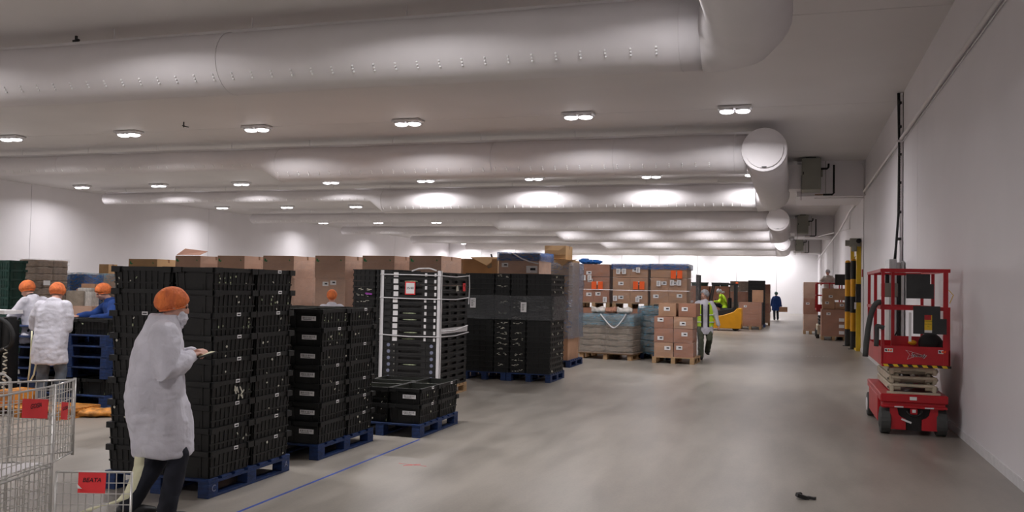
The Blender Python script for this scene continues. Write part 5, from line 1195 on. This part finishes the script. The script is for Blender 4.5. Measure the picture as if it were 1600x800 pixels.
    if vest:
        c = MB()
        def ring(z, rx, ry): p_ = up(0, 0, z); return (p_.x, p_.y, p_.z, rx*s, ry*s)
        c.rings([ring(.80, .228, .186), ring(.95, .222, .176), ring(1.15, .222, .170), ring(1.30, .205, .158), ring(1.40, .15, .12)], 28)
        me = remesh(c, .014, 'hi_vis_vest', 'hiviz', 3, (.008, lambda v: noise.noise(v*7))); 
        bm = bmesh.new(); bm.from_mesh(me)    # open front
        Ri = Rl.inverted(); bmesh.ops.delete(bm, geom=[f for f in bm.faces if (lambda l: l.y > 0 and abs(l.x) < .07*s)(Ri @ (f.calc_center_median()-P)) or (Ri @ (f.calc_center_median()-P)).z < -.12*s], context='FACES'); bm.to_mesh(me); bm.free()
        put('hi_vis_vest', me, root)
        for q in (-1, 1): MB().box(q*.078*s-.022, .14*s, .80*s, q*.078*s+.022, .182*s, 1.36*s).build('vest_edge', 'hazblack', root, bevel=.006)
        for z in (.92, 1.10): 
            m = MB(); pts = [(math.cos(a)*.240*s, math.sin(a)*.186*s, z*s) for a in [PI*.62+k*PI*1.76/24 for k in range(25)]]; m.tube(pts, .014, 6); m.build('reflective_band', 'reflect', root, smooth=True)
    if scarf:
        m = MB(); m.blob((0, 0, 0), (.085*s, .085*s, .045*s)); put('scarf', m.mesh('scarf', scarf, smooth=True), root, neck+Rl @ Vector((0, .005, .02)), (-lean-.2, 0, 0))
    if beard:
        m = MB(); 
        for (c_, r_) in (((0, .075, -.075), (.045, .04, .05)), ((.0, .07, -.12), (.038, .036, .045)), ((.035, .055, -.07), (.03, .035, .05)), ((-.035, .055, -.07), (.03, .035, .05))): 
            T = Matrix.Translation(hc+HR @ (Vector(c_)*s)) @ HR.to_4x4() @ Matrix.Diagonal((*[v*s for v in r_], 1)); bmesh.ops.create_icosphere(m.bm, subdivisions=2, radius=1, matrix=T)
        put('beard_net', remesh(m, .010, 'beard_net', 'beard', 1, (.012, lambda v: noise.noise(v*40))), root)
    if net:
        m = MB(); T = Matrix.Translation(hc+HR @ (Vector((0, -.032, .026))*s)) @ HR.to_4x4() @ Euler((.42, 0, 0)).to_matrix().to_4x4() @ Matrix.Diagonal((.101*s, .122*s, .112*s, 1)); bmesh.ops.create_icosphere(m.bm, subdivisions=4, radius=1, matrix=T)
        Ti = T.inverted(); bmesh.ops.delete(m.bm, geom=[f for f in m.bm.faces if (Ti @ f.calc_center_median()).z < -.48], context='FACES')
        for v in m.bm.verts:
            l = Ti @ v.co
            k = 1+.06*noise.noise(v.co*18)+.03*math.sin(math.atan2(l.y, l.x)*26)*max(0, .7-l.z)
            if l.z < -.2: k *= 1-.16*(-l.z-.2)/.28
            l = Vector((l.x*k, l.y*k, l.z)); v.co = T @ l
        me = m.mesh('hair_net', net, smooth=True); put('hair_net', me, root)
        pts = []
        for k in range(24): a = k*PI/12; pts.append(T @ Vector((math.cos(a)*.76, math.sin(a)*.76, -.49)))
        MB().tube(pts, .006*s, 6, closed=True).build('net_band', net, root, smooth=True)
    return root
R_ = math.radians
# nearest man: back/right side towards the camera, facing right and slightly away
man = person('man in a white coat and orange hairnet walking past the nearest crates', (-4.33, 5.40, 0), R_(-46), h=1.68, lean=.03, pel=(0, 0, .92), feet=((.09, .08), (-.08, -.16)), footz=(0, .03),
             hands=((.13, .19, 1.17), (-.05, .23, 1.18)), head=(.20, .05), coat='coat', coat_hem=.50, coat_w=1.10, sleeve=1.36, prof=[(.50, .18, .19, .06), (.60, .195, .20, .05), (.75, .21, .205, .03), (.92, .22, .19, -.01), (1.05, .218, .185, -.015), (1.2, .222, .175, -.015), (1.32, .218, .15, -.01), (1.40, .17, .115, .0), (1.45, .115, .10, .005), (1.49, .085, .088, .012), (1.515, .080, .084, .016)], trousers='trouser', net='net', beard=True, scarf='hair', vox=.009, fine=True, grip=.75, elbow=(.75, -.55, -.75))
m = MB().box(-.035, -.07, -.006, .035, .07, .006).mesh('phone', 'hazblack', bevel=.003); ph = put('pocket_notebook', m, None, Vector((-4.33, 5.40, 0))+Matrix.Rotation(R_(-46), 3, 'Z') @ Vector((.06, .315, 1.185)), (.25, 0, R_(-30))); tag(ph, 'small dark notebook held in both hands by the nearest man', 'notebook')
MB().box(-.028, -.06, .0065, .028, .06, .0075).build('page', 'cream_strip', ph)
# two workers at the left
person('worker in a white coat seen from behind, head bowed, orange hairnet, left of the crates', (-9.18, 9.35, 0), R_(24), h=1.70, lean=.12, hands=((.10, .26, 1.02), (-.16, .30, 1.05)), head=(.50, .1), coat='coat', coat_hem=.62, coat_w=1.0, elbow=(.35, -.6, -.7), trousers='jeans', net='net', vox=.012, hunch=.05)
p = at(40, 604); person('worker in a white coat with a dark scarf, writing, second from the left edge', (-10.52, 10.45, 0), R_(84), h=1.72, lean=.16, hands=((.10, .46, 1.17), (-.10, .40, 1.14)), head=(.45, .0), coat='coat', coat_hem=.78, coat_w=.92, trousers='trouser', net='net', scarf='hair', vox=.012, hunch=.04)
o = MB().cyl((0, 0, 0), (.0, .12, .05), .006, 8).build('pen', 'speck'); o.location = (-10.98, 10.6, 1.18); tag(o, 'pen held by the writing worker at the left', 'pen')
person('worker in a blue coat leaning over crates behind the blue pallets', (-9.84, 11.35, 0), R_(140), h=1.70, lean=.26, hands=((.05, .55, 1.16), (-.32, .42, 1.14)), head=(.25, .1), jacket='coatblue', coat_w=.95, trousers='trouser', net='net', vox=.012)
person('person showing only an orange hairnet above the second crate stack', (aty(518, 473, 14.6).x, 14.6, 0), R_(20), h=1.60, coat='coat', coat_hem=.7, net='net', vox=.016)
# strips hanging from worker
for (pp, nm) in (([(50, 517), (49, 535), (48, 560), (46, 580), (44, 596)], 'left'), ([(54, 524), (55, 540), (57, 565), (53, 585), (47, 596)], 'right')):
    pts = [aty(x, y, 9.2) for x, y in pp]; o = ribbon(pts, .03, 'paper_strip', 'cream_strip', (1, 0, 0)); tag(o, 'thin cream paper strip hanging beside the bowed worker in white, %s of two' % nm, 'paper strip', 'thin strips at the left')
# walking woman in hi-vis vest
person('person in a hi-vis vest and white coat walking beside the wrapped cartons, grey hairnet', (-2.09, 23.0, 0), R_(192), h=1.74, feet=((.10, .20), (-.10, -.16)), footz=(0, .10), hands=((.34, .05, .80), (-.36, .02, .82)), head=(-.05, -.75), coat='coat', coat_hem=.62, coat_w=.94, vest=True, trousers='olive', net='netgrey', vox=.012, elbow=(.6, -1, 0))
# forklift driver
person('forklift driver in a hi-vis jacket and grey cap seated on the yellow truck', (-2.80, 40.3, 0), R_(90), h=1.72, lean=.28, pel=(0, 0, 1.06*1/1.0), feet=((.12, .42), (-.12, .42)), footz=(.80-.2, .80-.2), hands=((.12, .42, 1.25), (-.12, .42, 1.25)), head=(.2, .0), jacket='hiviz', trousers='trouser', net='netgrey', vox=.016)
# far person in blue with a box
person('distant person in a blue coat and green cap carrying a carton down the aisle', (-.90, 57.2, 0), R_(10), h=1.72, feet=((.12, .14), (-.12, -.16)), hands=((.32, .0, .80), (-.32, .05, .85)), coat='coatblue', coat_hem=.58, coat_w=1.15, trousers='trouser', net='netgreen', vox=.018, elbow=(.6, -1, 0))
carton(-.70, 57.0, .50, .48, .30, .30, 'carton hanging from the right hand of the distant person in blue', None, 'card', tape=False, rz=.25)
o = MB().blob((0, 0, 0), (.14, .1, .2)).build('dark_bag', 'hazblack', smooth=True); o.location = (-1.32, 57.1, .62); tag(o, 'dark bag in the left hand of the distant person in blue', 'bag')
# worker standing on the far red lift
person('worker in a pale hi-vis coat and grey cap standing on the far red lift', (1.35, 36.4, 1.12), R_(160), h=1.5, lean=.15, hands=((.2, .3, .95), (-.2, .3, .95)), jacket='whitesack', trousers='trouser', net='netgrey', vox=.016)
